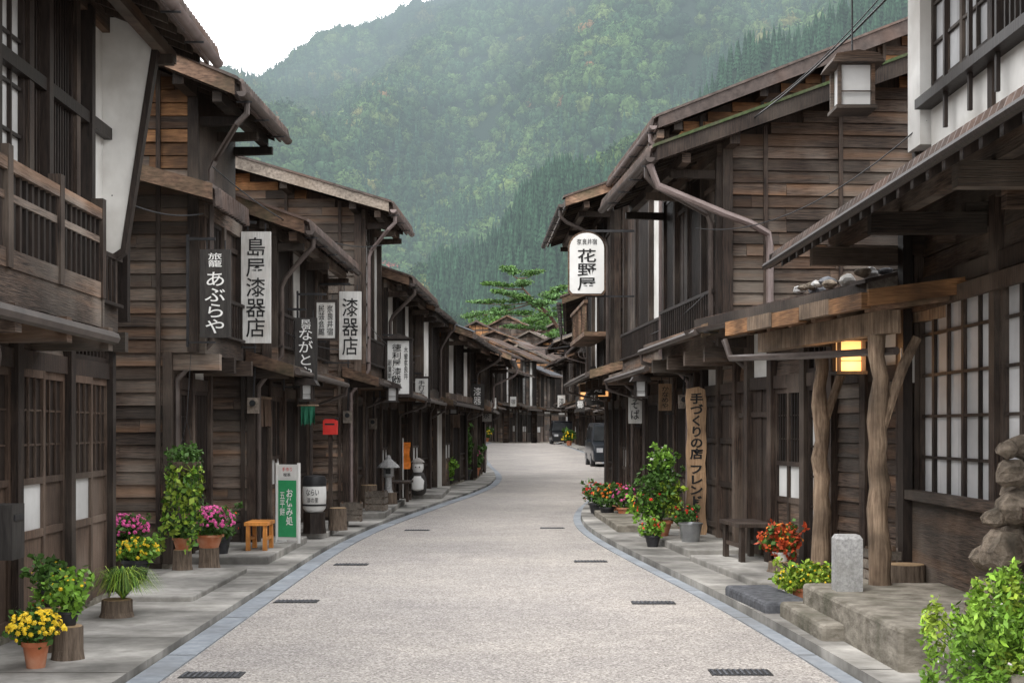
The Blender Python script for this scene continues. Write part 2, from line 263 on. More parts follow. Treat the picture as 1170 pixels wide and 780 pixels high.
# ---------------------------------------------------------------- houses
def bay(E,sg,kind,u,v0,v1,w0,w1,det=1):
    L=v1-v0; H=w1-w0
    if kind in('lattice','lattice_pale','shoji','grid','glass'):
        m=MB(sg); fr=.045 if kind!='grid' else .07; wd=W_BLK if kind!='grid' else W_V
        m.box(u+.01,u+.06,v0,v1,w0,w0+fr,wd); m.box(u+.01,u+.06,v0,v1,w1-fr,w1,wd); m.box(u+.01,u+.058,v0,v0+fr,w0+fr,w1-fr,wd); m.box(u+.01,u+.058,v1-fr,v1,w0+fr,w1-fr,wd)
        if kind.startswith('lattice'):
            n=max(4,int((L-2*fr)/(.065 if det>1 else .1)))
            for i in range(1,n): c=v0+fr+(L-2*fr)*i/n; m.box(u+.02,u+.05,c-.013,c+.013,w0+fr,w1-fr,wd)
            for k in range(1,4): c=w0+H*k/4; m.box(u+.012,u+.03,v0+fr,v1-fr,c-.015,c+.015,wd)
        else:
            nx=max(2,round(L/(.4 if kind=='grid' else .3))); ny=max(2,round(H/.34))
            for i in range(1,nx): c=v0+L*i/nx; t=.03 if (kind=='grid' and i%2==0) or (nx>3 and i==nx//2) else .013; m.box(u+.016,u+.045,c-t,c+t,w0+fr,w1-fr,wd)
            for i in range(1,ny): c=w0+H*i/ny; m.box(u+.018,u+.042,v0+fr,v1-fr,c-.012,c+.012,wd)
        o=m.obj('window',E)
        p=MB(sg); pm={'lattice':GLS,'lattice_pale':PAP,'shoji':PAP,'grid':PANEG,'glass':GLS}[kind]
        nx=max(1,round(L/.5))
        for i in range(nx): a=v0+.02+(L-.04)*i/nx; bb=v0+.02+(L-.04)*(i+1)/nx; p.add([(u+.014+R(0,.002),a,w0+.02),(u+.014,bb,w0+.02),(u+.014+R(0,.003),bb,w1-.02),(u+.014,a,w1-.02)],[(0,1,2,3)],pm)
        p.obj('pane',o)
    elif kind in('pdoor','bdoor'):
        fm=W_V if kind=='pdoor' else W_BRN
        for hf in (0,1):
            a=v0+L*hf/2+(.004 if hf else 0); b_=a+L/2-.004; uo=u+(.0 if hf else .03); m=MB(sg); f=.05
            m.box(uo+.01,uo+.045,a,a+f,w0,w1,fm); m.box(uo+.01,uo+.045,b_-f,b_,w0,w1,fm)
            for z0_,z1_ in ((w0,w0+.09),(w0+H*.34,w0+H*.34+.06),(w0+H*.55,w0+H*.55+.05),(w1-.06,w1)): m.box(uo+.011,uo+.044,a+f,b_-f,z0_,z1_,fm)
            m.box(uo+.012,uo+.025,a+f,b_-f,w0+.09,w0+H*.34,W_H if kind=='pdoor' else W_BRN)
            n=max(3,int((b_-a-2*f)/(.06 if kind=='pdoor' else .18)))
            for i in range(1,n): c=a+f+(b_-a-2*f)*i/n; m.box(uo+.02,uo+.038,c-.008,c+.008,w0+H*.55+.05,w1-.06,W_BLK if kind=='pdoor' else fm)
            for k in (.33,.66): c=w0+H*.57+(H*.41)*k; m.box(uo+.018,uo+.03,a+f,b_-f,c-.008,c+.008,W_BLK if kind=='pdoor' else fm)
            o=m.obj('door',E)
            p=MB(sg); p.box(uo+.012,uo+.018,a+f,b_-f,w0+H*.34+.06,w0+H*.55,PAP if kind=='pdoor' or hf==0 else W_BRN); p.box(uo+.012,uo+.018,a+f,b_-f,w0+H*.55+.05,w1-.06,random.choice([PAP,GLS,PLG]) if kind=='pdoor' else W_BLK); p.obj('pane',o)
    elif kind in('door','door_half'):
        m=MB(sg); n=max(4,int(L/.11))
        for i in range(n): a=v0+L*i/n; m.box(u+.01,u+.035+R(0,.006),a+.004,a+L/n-.004,w0,w1,W_V)
        for k in (.08,.38,.68,.94): m.box(u+.04,u+.065,v0,v1,w0+H*k-.035,w0+H*k+.035,W_V)
        o=m.obj('door',E)
        if kind=='door_half':
            p=MB(sg); p.box(u+.066,u+.07,v0+L*.2,v0+L*.8,w0+H*.42,w0+H*.64,PAP); p.obj('pane',o)
        h=MB(sg); h.box(u+.066,u+.085,v0+.1,v0+.13,w0+H*.42,w0+H*.55,IRON); h.obj('handle',o)
    elif kind=='plank':
        m=MB(sg); n=max(2,int(H/.14))
        for i in range(n):
            a=w0+H*i/n; bb=w0+H*(i+1)/n-.005; j=R(-.004,.004)
            m.hexa([(u+.002,v0,a),(u+.032+j,v0,a),(u+.032+j,v1,a),(u+.002,v1,a),(u+.002,v0,bb),(u+.012,v0,bb),(u+.012,v1,bb),(u+.002,v1,bb)],W_H)
        m.obj('wall_panel',E)
    elif kind=='vplank':
        m=MB(sg); n=max(2,int(L/.13))
        for i in range(n): a=v0+L*i/n; m.box(u+.002,u+.02+R(0,.012),a+.004,a+L/n-.004,w0+R(0,.01),w1,W_V)
        for k in (.15,.85): m.box(u+.034,u+.055,v0,v1,w0+H*k-.03,w0+H*k+.03,W_V)
        m.obj('wall_panel',E)
    elif kind in('plaster','pgrey'):
        m=MB(sg); m.box(u+.002,u+.012,v0,v1,w0,w1,PL if kind=='plaster' else PLG); m.obj('wall_panel',E)
    elif kind=='noren':
        bay(E,sg,'lattice_pale',u,v0,v1,w0,w1,det)
        m=MB(sg); z1=w1-.05; q=4
        for pn in range(q):
            a=v0+L*pn/q+.01; b_=v0+L*(pn+1)/q-.01; vs=[];fs=[]; n=6
            for i in range(n+1): v=a+(b_-a)*i/n; uu=u+.1+.02*math.sin(i*1.9+pn); vs+=[(uu,v,z1-.36+R(-.01,.01)),(u+.1,v,z1)]
            for i in range(n): fs.append((2*i,2*i+2,2*i+3,2*i+1))
            m.add(vs,fs,INDIGO if int(v0*7)%2 else BROWNC)
        m.box(u+.08,u+.12,v0,v1,z1,z1+.03,W_POST); m.obj('curtain',E)
def house(sg,p0,p1,D=7,fh=2.45,ov=.35,eu=1.0,ez=4.6,sl=.38,vo=.45,ground=('lattice','door','shoji'),upper=('lattice','plaster','lattice'),pent=None,label='dark wooden two-storey townhouse',z=None,det=1,lint=2.05,plinth=.12,gut=True,pipe='far',roofm=None,gablem=None,vo2=.15,edge=None,single=False,mid=None,wtop=None,warm=99,gp=None):
    dx,dy=p1[0]-p0[0],p1[1]-p0[1]; L=math.hypot(dx,dy); rz=-math.atan2(dx,dy); z=gz(p0[1]) if z is None else z
    E=empty('wooden_house',(p0[0],p0[1],z),rz,label=label,category='house',group='wooden townhouses along the street')
    roofm=roofm or ROOF; ur=-D/2; zt=lambda u: ez+sl*(eu-u)-.1; zr=zt(ur)
    if single: fh=min(fh,zt(0)-.01); ov=0
    m=MB(sg)
    poly=[(-D,-.5),(0,-.5),(0,fh),(ov,fh),(ov,zt(ov)),(ur,zr),(-D,zt(ur)-sl*(D/2))] if not single else [(-D,-.5),(0,-.5),(0,zt(0)),(ur,zr),(-D,zr-sl*D/2)]
    m.ext(poly,.0,L,W_V)
    m.box(-.02,.05,-.02,L+.02,-.5,plinth,CONCD)
    bh=.145 if det else .24; w=plinth
    while w<zr-.05:
        wt=w+bh; lim=(0 if w<fh-.05 else ov)
        umax=min(lim,eu+(ez-.1-wt)/sl); umin=max(-D,ur-(zr-wt)/sl)
        if umax-umin<.1: break
        cuts=[umin]+sorted([R(umin,umax) for _ in range(int((umax-umin)/1.8))])+[umax]
        for a,b_ in zip(cuts[:-1],cuts[1:]):
            if b_-a<.02: continue
            j=R(-.006,.006); jw=R(-.006,.006); gg=gablem or (W_OR if w>warm and R(0,1)<.7 else W_H)
            if gablem is W_OR and R(0,1)<.3: gg=W_H
            m.hexa([(a,-.04+j,w+jw),(b_-.004,-.04+j,w-jw),(b_-.004,-.001,w),(a,-.001,w),(a,-.018,wt-.004),(b_-.004,-.018,wt-.004),(b_-.004,-.001,wt-.004),(a,-.001,wt-.004)],gg)
        w=wt
    uu=-.05
    while uu>-D:
        m.box(uu-.025,uu+.025,-.07,-.046,plinth,(zt(uu) if uu>ur else zr-sl*(ur-uu))-.03,W_V); uu-=.91
    if not single: m.box(ov-.1,ov+.02,-.08,-.02,fh,zt(ov),W_V)
    m.obj('wall',E)
    if gp:
        m=MB(sg)
        for a,b_,c,d in gp: m.box(a,b_,-.068,-.047,c,d,PL)
        m.obj('wall_panel',E)
    t=MB(sg); t.box(0,.07,-.05,L+.02,lint,lint+.14,W_V)
    def wts(lst): 
        out=[];tot=0
        for x in lst:
            k,wd=(x if isinstance(x,tuple) else (x,1)); out.append((k,tot,tot+wd)); tot+=wd
        return [(k,a/tot*L,b_/tot*L) for k,a,b_ in out]
    for k,a,b_ in wts(ground):
        t.box(0,.1,a-.06,a+.06,plinth,fh-.001 if not single else zt(0)-.02,W_V)
        if k=='half':
            bay(E,sg,'vplank',0,a+.06,b_-.06,plinth,.85,det); bay(E,sg,'lattice_pale',0,a+.06,b_-.06,.87,lint,det)
        else: bay(E,sg,k,0,a+.06,b_-.06,plinth,lint,det)
        top=(fh-.03 if not single else zt(0)-.05)
        if top>lint+.25:
            if det: bay(E,sg,random.choice(['plank','plaster','lattice']) if R(0,1)<.5 else 'plank',0,a+.06,b_-.06,lint+.14,top,0)
    t.box(0,.1,L-.1,L,plinth,fh-.001 if not single else zt(0)-.02,W_V)
    if not single:
        wt=zt(ov)-.06 if wtop is None else wtop
        t.box(ov-.02,ov+.09,-.06,L+.03,fh-.02,fh+.2,W_H); t.box(ov,ov+.08,-.05,L+.02,wt-.16,wt,W_H)
        for k,a,b_ in wts(upper):
            t.box(ov,ov+.09,a-.05,a+.05,fh+.2,wt-.16,W_V); bay(E,sg,k,ov,a+.05,b_-.05,fh+.2,wt-.16,det)
        t.box(ov,ov+.09,L-.09,L+.01,fh+.2,wt-.16,W_V)
        if det>1:
            t.box(ov+.11,ov+.14,0,L,fh+.62,fh+.66,W_BLK); t.box(ov+.09,ov+.15,0,L,fh+.201,fh+.23,W_BLK)
            for i in range(int(L/.14)): c=.05+.14*i; t.box(ov+.115,ov+.135,c-.01,c+.01,fh+.231,fh+.619,W_BLK)
        n=max(2,int(L/.9))
        for i in range(n+1): c=.06+(L-.12)*i/n; t.box(-.1,ov+.2+R(-.03,.05),c-.055,c+.055,fh-.2,fh-.022,W_H)
    t.obj('timber_frame',E)
    r=MB(sg); vb=-vo; ve=L+vo2; th=.05
    top=lambda u: ez+sl*(eu-u)
    r.ext([(eu,top(eu)-th),(eu,top(eu)),(ur,top(ur)),(ur,top(ur)-th)],vb,ve,roofm)
    be=-D-.8; bz=top(ur)-sl*(ur-be)
    r.ext([(ur,top(ur)-th),(ur,top(ur)),(be,bz),(be,bz-th)],vb,ve,roofm)
    nb=max(2,int((eu-ov+.3)/.16)) if det else 2
    st=(eu-ov+.3)/nb
    for i in range(nb):
        a=eu-.02-i*st; b_=a-st+.008; r.ext([(a,top(a)-th-.002),(b_,top(b_)-th-.002),(b_,top(b_)-th-.022),(a,top(a)-th-.022)],vb+.02,ve-.02,W_H)
    if det:
        nn=int((ov-ur)/.3)
        for i in range(nn):
            a=ov-.31-i*.3; b_=a-.29; r.ext([(a,top(a)-th-.002),(b_,top(b_)-th-.002),(b_,top(b_)-th-.02),(a,top(a)-th-.02)],vb+.02,-.002,W_OR if i%3 else W_H)
    sp=.32 if det else .7; n=int((ve-vb)/sp)
    for i in range(n+1):
        c=vb+.04+(ve-vb-.08)*i/n; a=eu-.05; b_=ov-.1
        r.ext([(a,top(a)-th-.024),(b_,top(b_)-th-.024),(b_,top(b_)-th-.105),(a,top(a)-th-.095)],c-.025,c+.025,W_V)
        if det: r.ext([(eu+.01,top(eu)+.03),(ur,top(ur)+.03),(ur,top(ur)),(eu+.01,top(eu))],c-.02,c+.02,roofm)
    a=(eu+ov)/2+.1; r.box(a-.05,a+.05,vb+.08,ve-.05,top(a)-th-.22,top(a)-th-.107,W_H)
    for c in (.05,L/2,L-.05): r.ext([(a+.1,top(a)-th-.222),(ov-.1,top(a)-th-.222),(ov-.1,top(a)-th-.33),(a+.1,top(a)-th-.31)],c-.04,c+.04,W_V)
    for ue in (ur+.02,-.9,-1.9,ov-.05): r.box(ue-.06,ue+.06,vb+.1,.0,top(ue)-th-.2,top(ue)-th-.03,W_V)
    em=edge or W_RUST; em2=W_V if em is MOSS else em
    r.ext([(eu+.04,top(eu)+.02),(ur,top(ur)+.05),(ur,top(ur)-.19),(eu+.04,top(eu)-.15)],vb-.035,vb-.002,em2)
    r.ext([(eu+.08,top(eu)+.035),(ur,top(ur)+.065),(ur,top(ur)+.03),(eu+.08,top(eu)+.0)],vb-.06,vb+.25,MOSS if em is MOSS else roofm)
    r.ext([(ur,top(ur)+.05),(be,bz+.02),(be,bz-.15),(ur,top(ur)-.2)],vb-.035,vb-.002,em2)
    r.box(eu+.001,eu+.03,vb,ve,top(eu)-.13,top(eu)+.02,W_V if det<2 else ROOF)
    if det>1:
        n=int((ve-vb)/.11)
        for i in range(n): c=vb+(ve-vb)*(i+.5)/n; r.tube([(eu-.1,c,top(eu)+.075),(eu+.1,c,top(eu)-.0),(eu+.12,c,top(eu)-.12)],.035,ROOF,5)
    r.obj('roof',E)
    if gut:
        g=MB(sg); gu=eu+.11; gzv=top(eu)-.11; gm_=random.choice([GUT,GUTB]) if det else GUT
        K=7; rr=.055; vs=[]
        for v in (vb,ve):
            for k in range(K+1): an=math.pi*k/K; vs.append((gu-rr*math.cos(an),v,gzv-rr*math.sin(an)))
        g.add(vs,[(k,k+1,K+2+k,K+1+k) for k in range(K)]+[tuple(range(K+1)),tuple(range(2*K+1,K,-1))],gm_)
        for i in range(int(L/.9)+1): c=vb+.2+.9*i; g.box(gu-.1,gu+.065,c-.01,c+.01,gzv-.075,gzv-.06,IRON)
        g.obj('gutter',E,smooth=True)
        if pipe:
            pv=(vb+.25 if pipe=='near' else ve-.3); pw=(.05 if pipe=='near' else L-.15)
            d=MB(sg); zz=gzv-.06
            d.tube([(gu,pv,zz+.02),(gu,pv,zz-.12),(gu-.1,pv,zz-.22),(ov+.18,pw,zz-.5),(ov+.13,pw,zz-.62),(ov+.13,pw,fh+.1),(.13,pw,fh-.3),(.13,pw,fh-.45),(.13,pw,.15)],.033,gm_,8)
            d.obj('downpipe',E,smooth=True)
    if mid:
        uo,mz,a,b_=mid; q=MB(sg); s2=.28
        q.ext([(uo,mz),(uo,mz+.05),(ov,mz+.05+s2*(uo-ov)),(ov,mz+s2*(uo-ov))],a,b_,ROOF)
        for i in range(int((b_-a)/.3)+1): c=a+.04+.3*i; q.ext([(uo-.04,mz-.002),(ov,mz-.002+s2*(uo-ov)),(ov,mz-.09+s2*(uo-ov)),(uo-.04,mz-.07)],c-.02,c+.02,W_V)
        q.ext([(uo+.04,mz+.07),(-2.2,mz+.07+s2*(uo+2.2)),(-2.2,mz-.12+s2*(uo+2.2)),(uo+.04,mz-.1)],a-.04,a-.002,W_RUST)
        q.ext([(uo,mz),(uo,mz+.05),(-2.2,mz+.05+s2*(uo+2.2)),(-2.2,mz+s2*(uo+2.2))],a,-.03,ROOF)
        for i in range(int((b_-a)/.12)): c=a+.06+.12*i; q.tube([(uo-.05,c,mz+.08),(uo+.06,c,mz+.02),(uo+.07,c,mz-.16)],.04,ROOF,5)
        q.obj('pent_roof',E)
    if pent:
        uo,pz=pent[:2]; a,b_=(pent[2] if len(pent)>2 else (-.2,L+.1)); q=MB(sg); s2=.3
        q.ext([(uo,pz),(uo,pz+.035),(0.01,pz+.035+s2*uo),(0.01,pz+s2*uo)],a,b_,ROOF)
        n=max(2,int((b_-a)/.42))
        for i in range(n+1):
            c=a+.03+(b_-a-.06)*i/n; q.ext([(uo-.03,pz-.002),(.02,pz-.002+s2*uo),(.02,pz-.08+s2*uo),(uo-.03,pz-.06)],c-.022,c+.022,W_V)
            q.ext([(uo+.01,pz+.06),(.02,pz+.06+s2*uo),(.02,pz+.036+s2*uo),(uo+.01,pz+.036)],c-.03,c+.03,W_GREY)
        q.box(uo+.001,uo+.03,a,b_,pz-.07,pz+.05,W_H); q.ext([(uo+.03,pz+.06),(0.02,pz+.07+s2*uo),(0.02,pz-.1+s2*uo),(uo+.03,pz-.09)],a-.03,a-.002,W_RUST)
        q.obj('pent_roof',E)
        if det:
            g=MB(sg); g.tube([(uo+.08,a,pz-.02),(uo+.08,b_,pz-.05)],.04,GUT,8); g.tube([(uo+.08,b_-.1,pz-.05),(uo+.07,b_-.1,pz-.2),(.12,b_-.15,pz-.4),(.12,b_-.15,.1)],.03,GUT,8); g.obj('gutter',E,smooth=True)
    return E
# left row
L1=house(1,(-3.62,3.5),(-3.72,13.0),fh=2.5,ov=.02,eu=.85,ez=5.15,sl=.4,vo=.3,ground=('lattice','shoji','plank','half',('bdoor',1.2),('bdoor',1.2),('bdoor',1.2),('bdoor',1.2)),upper=('shoji','plaster','lattice','shoji','plaster','shoji','lattice','plaster'),det=2,vo2=.35,label='dark timber townhouse with slatted balcony and white plaster',pipe=None)
m=MB(); m.box(.13,.55,0,7.4,2.38,2.6,W_H); m.box(.5,.56,0,7.4,2.6,2.72,W_H); m.box(.49,.57,0,7.4,3.2,3.28,W_H); m.box(.5,.55,0,7.4,3.02,3.07,W_H)
for i in range(62): c=.05+.12*i; m.box(.51,.545,c-.02,c+.02,2.72,3.2,W_BLK)
for i in range(8): c=.05+1.05*i; m.box(.485,.575,c-.045,c+.045,2.6,3.36,W_V); m.box(.0,.62,c-.06,c+.06,2.2,2.377,W_H)
m.box(.13,.56,7.4,7.45,2.38,2.7,W_H); m.box(.13,.5,7.41,7.45,3.2,3.28,W_H)
for i in range(4): m.box(.17+.09*i,.2+.09*i,7.41,7.44,2.7,3.2,W_BLK)
m.obj('balcony',L1)
m=MB(); m.ext([(.03,3.3),(.1,3.12),(.2,3.2),(.52,5.3),(.03,5.3)],9.3,9.36,PL); m.ext([(.1,3.08),(.24,3.18),(.58,5.3),(.52,5.3),(.2,3.22),(.08,3.14)],9.28,9.38,W_BLK); m.obj('wing_wall',L1,label='white plastered wing wall with black edge')
m=MB(); m.tube([(.2,6.0,2.3),(.2,6.1,2.1),(.13,6.2,1.9),(.13,6.2,.1)],.04,GUT); m.obj('downpipe',L1,smooth=True)
m=MB(); m.tube([(.62,0,2.33),(.62,7.5,2.3)],.05,GUT); m.obj('gutter',L1,smooth=True)
m=MB(); m.box(.1,.26,6.25,6.5,.7,1.08,SIGNK); m.box(.26,.27,6.28,6.47,.97,1.01,IRON); m.obj('mailbox',L1)
m=MB()
for i in range(9): c=.6+1.15*i; m.box(.04,.14,c-.05,c+.05,2.6,5.2,W_BLK)
m.box(.05,.12,0,9.3,4.2,4.3,W_BLK); m.obj('upper_post_row',L1)
L2=house(1,(-3.84,15.7),(-3.78,17.5),fh=2.45,ov=.38,eu=.92,ez=5.25,sl=.42,vo=.75,ground=('pdoor','half'),upper=('lattice','vplank'),det=2,mid=(.66,4.12,-.65,1.0),wtop=4.1,label='tall dark townhouse with lattice upper floor and stepped eaves',pipe='near',vo2=.0,warm=4.4)
L3=house(1,(-3.4,18.3),(-3.32,22.7),fh=2.45,ov=.3,eu=.74,ez=4.22,sl=.36,vo=.3,ground=('noren','pdoor','lattice_pale','half'),upper=('lattice','pgrey','lattice','vplank'),det=2,pent=(.6,2.35),edge=W_RUST,label='lacquerware shop house with mossy rusty eave boards',pipe='near')
L4=house(1,(-2.85,24.0),(-2.78,26.1),fh=2.5,ov=.3,eu=.82,ez=5.3,sl=.3,vo=.7,ground=('pdoor','half'),upper=('shoji','pgrey'),det=2,pent=(.6,2.4),label='tall dark townhouse with grey plank verge',edge=W_GREY,pipe='near',warm=5.4)
L4b=house(1,(-2.72,26.7),(-2.55,30.9),fh=2.4,ov=.3,eu=.8,ez=4.4,sl=.34,vo=.4,ground=('lattice','pdoor','half'),upper=('plaster','lattice','plaster'),det=2,pent=(.6,2.3),label='lower dark townhouse with brown sheet roof',edge=W_RUST,pipe='near',roofm=ROOFR)
L5=house(1,(-2.28,31.3),(-2.1,34.6),fh=2.3,ov=.25,eu=.6,ez=4.3,sl=.36,ground=('pdoor','half'),upper=('plaster','lattice'),det=1,pent=(.4,2.25),label='small dark shop house with plaster strips',gp=[(-.9,-.1,2.6,3.6)])
L6=house(1,(-1.95,35.2),(-1.45,42),fh=2.3,ov=.3,eu=1.0,ez=3.95,sl=.38,vo=.6,ground=('plaster','pdoor','noren','half'),upper=('plaster','lattice','plaster','lattice'),det=1,pent=(.5,2.25),label='black and white plastered townhouse with wooden gable',warm=3.75,gp=[(-.92,-.12,.5,1.9),(-.92,-.12,2.5,3.6),(-1.86,-1.02,2.5,3.7),(-.0,.2,2.5,3.5)],roofm=ROOFG)
house(1,(-1.15,43),(-1.05,49),fh=2.3,ov=.3,eu=1.1,ez=3.8,sl=.38,vo=.6,ground=('lattice_pale','pdoor','half'),upper=('plaster','lattice','plaster'),det=1,pent=(.5,2.2),label='dark townhouse with broad eaves at the bend',gp=[(-.9,-.1,2.5,3.5)],roofm=ROOFR)
house(1,(-2.0,50.5),(-2.2,60),ez=4.7,eu=1.1,det=1,pent=(.6,2.3),ground=('half','pdoor','lattice_pale','half'),label='dark timber townhouse beyond the bend')
house(1,(-2.6,61),(-2.9,72),ez=5.2,eu=1.2,det=1,pent=(.6,2.3),ground=('half','pdoor','lattice_pale','half'),upper=('plaster','lattice','shoji','plaster'),roofm=ROOFR)
house(1,(-3.0,73),(-3.1,86),ez=5.8,eu=1.3,det=1,pent=(.6,2.3),ground=('half','pdoor','lattice_pale','half'),roofm=ROOFR)
LBL='small dark timber townhouse with layered metal roofs'
UP=[('lattice','vplank','lattice','plaster'),('vplank','lattice','plank','lattice'),('shoji','plank','plaster','lattice'),('lattice','plank','vplank','lattice')]; RM=[ROOF,ROOFR,ROOFG,ROOF,ROOFR]
for i,(a,b_,c,d,e,o,sl) in enumerate(((-3.0,87,-2.9,94,6.0,.35,.42),(-2.75,94.5,-2.7,100,4.9,.2,.36),(-2.9,100.8,-2.4,107,6.6,.5,.45),(-2.0,107.5,-1.5,112,5.6,.3,.38),(-1.7,112.8,-.8,118,7.0,.5,.44),(-.3,118.6,.5,123,5.8,.2,.36),(.4,123.8,1.7,128.5,7.3,.45,.45),(2.2,129.2,3.6,134,6.2,.3,.4),(3.6,134.8,5.9,139.5,7.4,.5,.44),(6.4,140.2,9.6,145,6.4,.3,.4),(10,145.6,15,151,7.0,.4,.42))):
    hi_=.55 if i>3 else .25
    house(1,(a,b_),(c,d),D=6,fh=2.45+hi_*1.2,lint=2.05+hi_,ez=e,eu=1.15+o,sl=sl,ov=o,vo=.7,det=1,pent=(.95,2.4+hi_+(i%3)*.12),ground=[('lattice','pdoor','half'),('bdoor','plank'),('noren','pdoor','shoji')][i%3],upper=UP[i%4],roofm=RM[i%5],edge=[W_RUST,ROOF,W_GREY][i%3],pipe=None,warm=[5,99,5.4][i%3],label=LBL,gp=[(-.9,-.1,3.2,4.4)] if i%4==2 else None)
# right row
R1=house(-1,(3.62,2.5),(3.58,12.4),fh=3.3,ov=.0,eu=1.2,ez=6.0,sl=.4,vo=.3,lint=2.75,plinth=.32,ground=('plank',('grid',1.2),('grid',1.2),('grid',1.2),('grid',1.2)),upper=('plaster','lattice_pale','lattice_pale','lattice_pale','grid'),det=1,label='large townhouse with gridded glass windows and white plaster upper wall',pipe=None,gut=False)
m=MB(-1)
a,b_=-0.5,10.4; uo,pz=1.2,3.12; s2=.62; rp=lambda u: pz+s2*(uo-u)
m.ext([(uo,pz),(uo,pz+.035),(.02,rp(.02)+.035),(.02,rp(.02))],a,b_,ROOF)
for i in range(35): c=a+.05+.31*i; m.ext([(uo-.01,pz-.002),(.08,rp(.08)-.002),(.08,rp(.08)-.11),(uo-.01,pz-.08)],c-.03,c+.03,W_BLK)
for i in range(9): q=uo-.05-.13*i; m.ext([(q,rp(q)-.002),(q-.122,rp(q-.122)-.002),(q-.122,rp(q-.122)-.02),(q,rp(q)-.02)],a+.02,b_-.02,W_H)
for i in range(98): c=a+.06+.11*i; m.tube([(uo-.25,c,rp(uo-.25)+.07),(uo+.02,c,pz+.05),(uo+.04,c,pz-.01)],.03,ROOF,5)
m.box(.62,.72,a,b_-.02,rp(.67)-.25,rp(.67)-.115,W_H)
for i in range(6): c=a+.5+2*i; m.box(.1,.95,c-.06,c+.06,rp(.67)-.41,rp(.67)-.255,W_H)
m.ext([(uo+.04,pz+.06),(.0,rp(0)+.07),(.0,rp(0)-.1),(uo+.04,pz-.07)],b_+.002,b_+.04,W_BLK)
m.obj('pent_roof',R1)
m=MB(-1); m.tube([(uo+.08,a,pz-.03),(uo+.08,b_,pz-.05)],.032,W_BLK); m.obj('gutter',R1,smooth=True)
m=MB(-1); m.box(.09,.13,2,9.8,.32,1.0,W_H); m.box(.09,.2,2,9.85,1.0,1.08,W_H); m.box(.09,.14,2,9.85,2.6,2.72,W_V); m.obj('window_sill',R1)
m=MB(-1); m.box(.0,.14,9.5,9.86,4.0,6.2,PL); m.box(.13,.21,9.76,9.92,.3,3.8,W_BLK); m.obj('corner_post',R1)
m=MB(-1)
for i in range(7): m.box(.12,.15,5.2+.6*i,5.24+.6*i,4.0,6.0,W_BLK)
m.box(.06,.2,5,9.45,4.28,4.36,W_BLK); m.box(.005,.06,5,9.45,3.95,4.28,PL); m.obj('upper_window_rail',R1)
R2a=house(-1,(3.6,12.9),(2.8,16.6),single=True,D=5,fh=2.6,eu=.5,ez=2.88,sl=.24,vo=.25,ground=('plank','plank',('shoji',.9),('pdoor',1.2),'vplank'),det=1,plinth=.16,label='low wooden shop front with stones and sacks on its roof',edge=W_GREY,pipe=None,vo2=.5)
R2=house(-1,(2.95,16.9),(2.68,20.3),fh=2.6,ov=.45,eu=1.3,ez=4.82,sl=.37,vo=.5,ground=('vplank','door','door',('plank',.6)),upper=('vplank','lattice','vplank','lattice'),det=2,edge=MOSS,pent=(.75,2.75,(-.3,3.6)),pipe='near',label='tall clapboard gabled townhouse with moss on the eave',plinth=.17,warm=5.5,vo2=.0)
m=MB(-1); m.tube([(1.4,-.4,4.65),(1.3,-.4,4.4),(.5,-.32,4.1),(0.2,-.3,4.0),(-.05,-.16,3.9),(-.08,-.14,3.75),(-.08,-.14,3.0),(.0,-.3,2.95)],.045,GUTB); m.obj('downpipe',R2,smooth=True)
R3=house(-1,(2.72,20.9),(2.45,25.2),fh=2.6,ov=.4,eu=.62,ez=6.05,sl=.4,vo=.5,ground=('half','pdoor','half'),upper=('plaster','lattice','vplank'),det=2,pent=(.7,2.5),edge=ROOF,gablem=W_OR,pipe='near',label='taller townhouse with warm timber gable boards',plinth=.17)
R4=house(-1,(2.32,25.8),(2.15,31),fh=2.6,ov=.45,eu=1.35,ez=5.7,sl=.34,vo=.5,ground=('half','pdoor','lattice_pale','half'),upper=('vplank','lattice','plaster','lattice'),det=1,pent=(.9,2.6),edge=W_RUST,pipe='near',label='dark inn building with deep boarded eaves',plinth=.17)
m=MB(-1); m.box(.54,1.0,.2,3.6,3.3,3.38,W_RUST)
for i in range(12): m.box(.95,.98,.25+.28*i,.28+.28*i,3.38,3.9,W_RUST)
m.box(.93,1.0,.2,3.6,3.9,3.96,W_RUST); m.obj('balcony',R4,label='reddish wooden balcony rail')
house(-1,(2.95,33),(3.35,43),fh=2.6,ov=.5,eu=1.75,ez=4.6,sl=.36,vo=.6,ground=('half','pdoor','lattice_pale','half'),upper=('lattice','plaster','lattice','plaster'),det=1,pent=(1.1,2.5),label='dark townhouse with deep eaves set back',roofm=ROOFR)
house(-1,(3.9,44.5),(4.6,55),ov=.5,eu=1.7,ez=4.7,ground=('half','pdoor','lattice_pale','half'),det=1,pent=(1.2,2.5),upper=('lattice','plaster','lattice','plaster'),label='dark townhouse behind the parked van',roofm=ROOFR)
house(-1,(5.3,57),(5.3,70),ov=.5,eu=1.9,ez=5.5,ground=('half','pdoor','lattice_pale','half'),det=1,pent=(1.2,2.5),upper=('shoji','plaster','lattice','plaster'),warm=4.6)
house(-1,(5.2,71),(5.0,84),ov=.5,eu=1.7,ez=6.0,det=1,pent=(1.2,2.5),upper=('plaster','lattice','lattice'),ground=('half','pdoor','lattice'),warm=5)
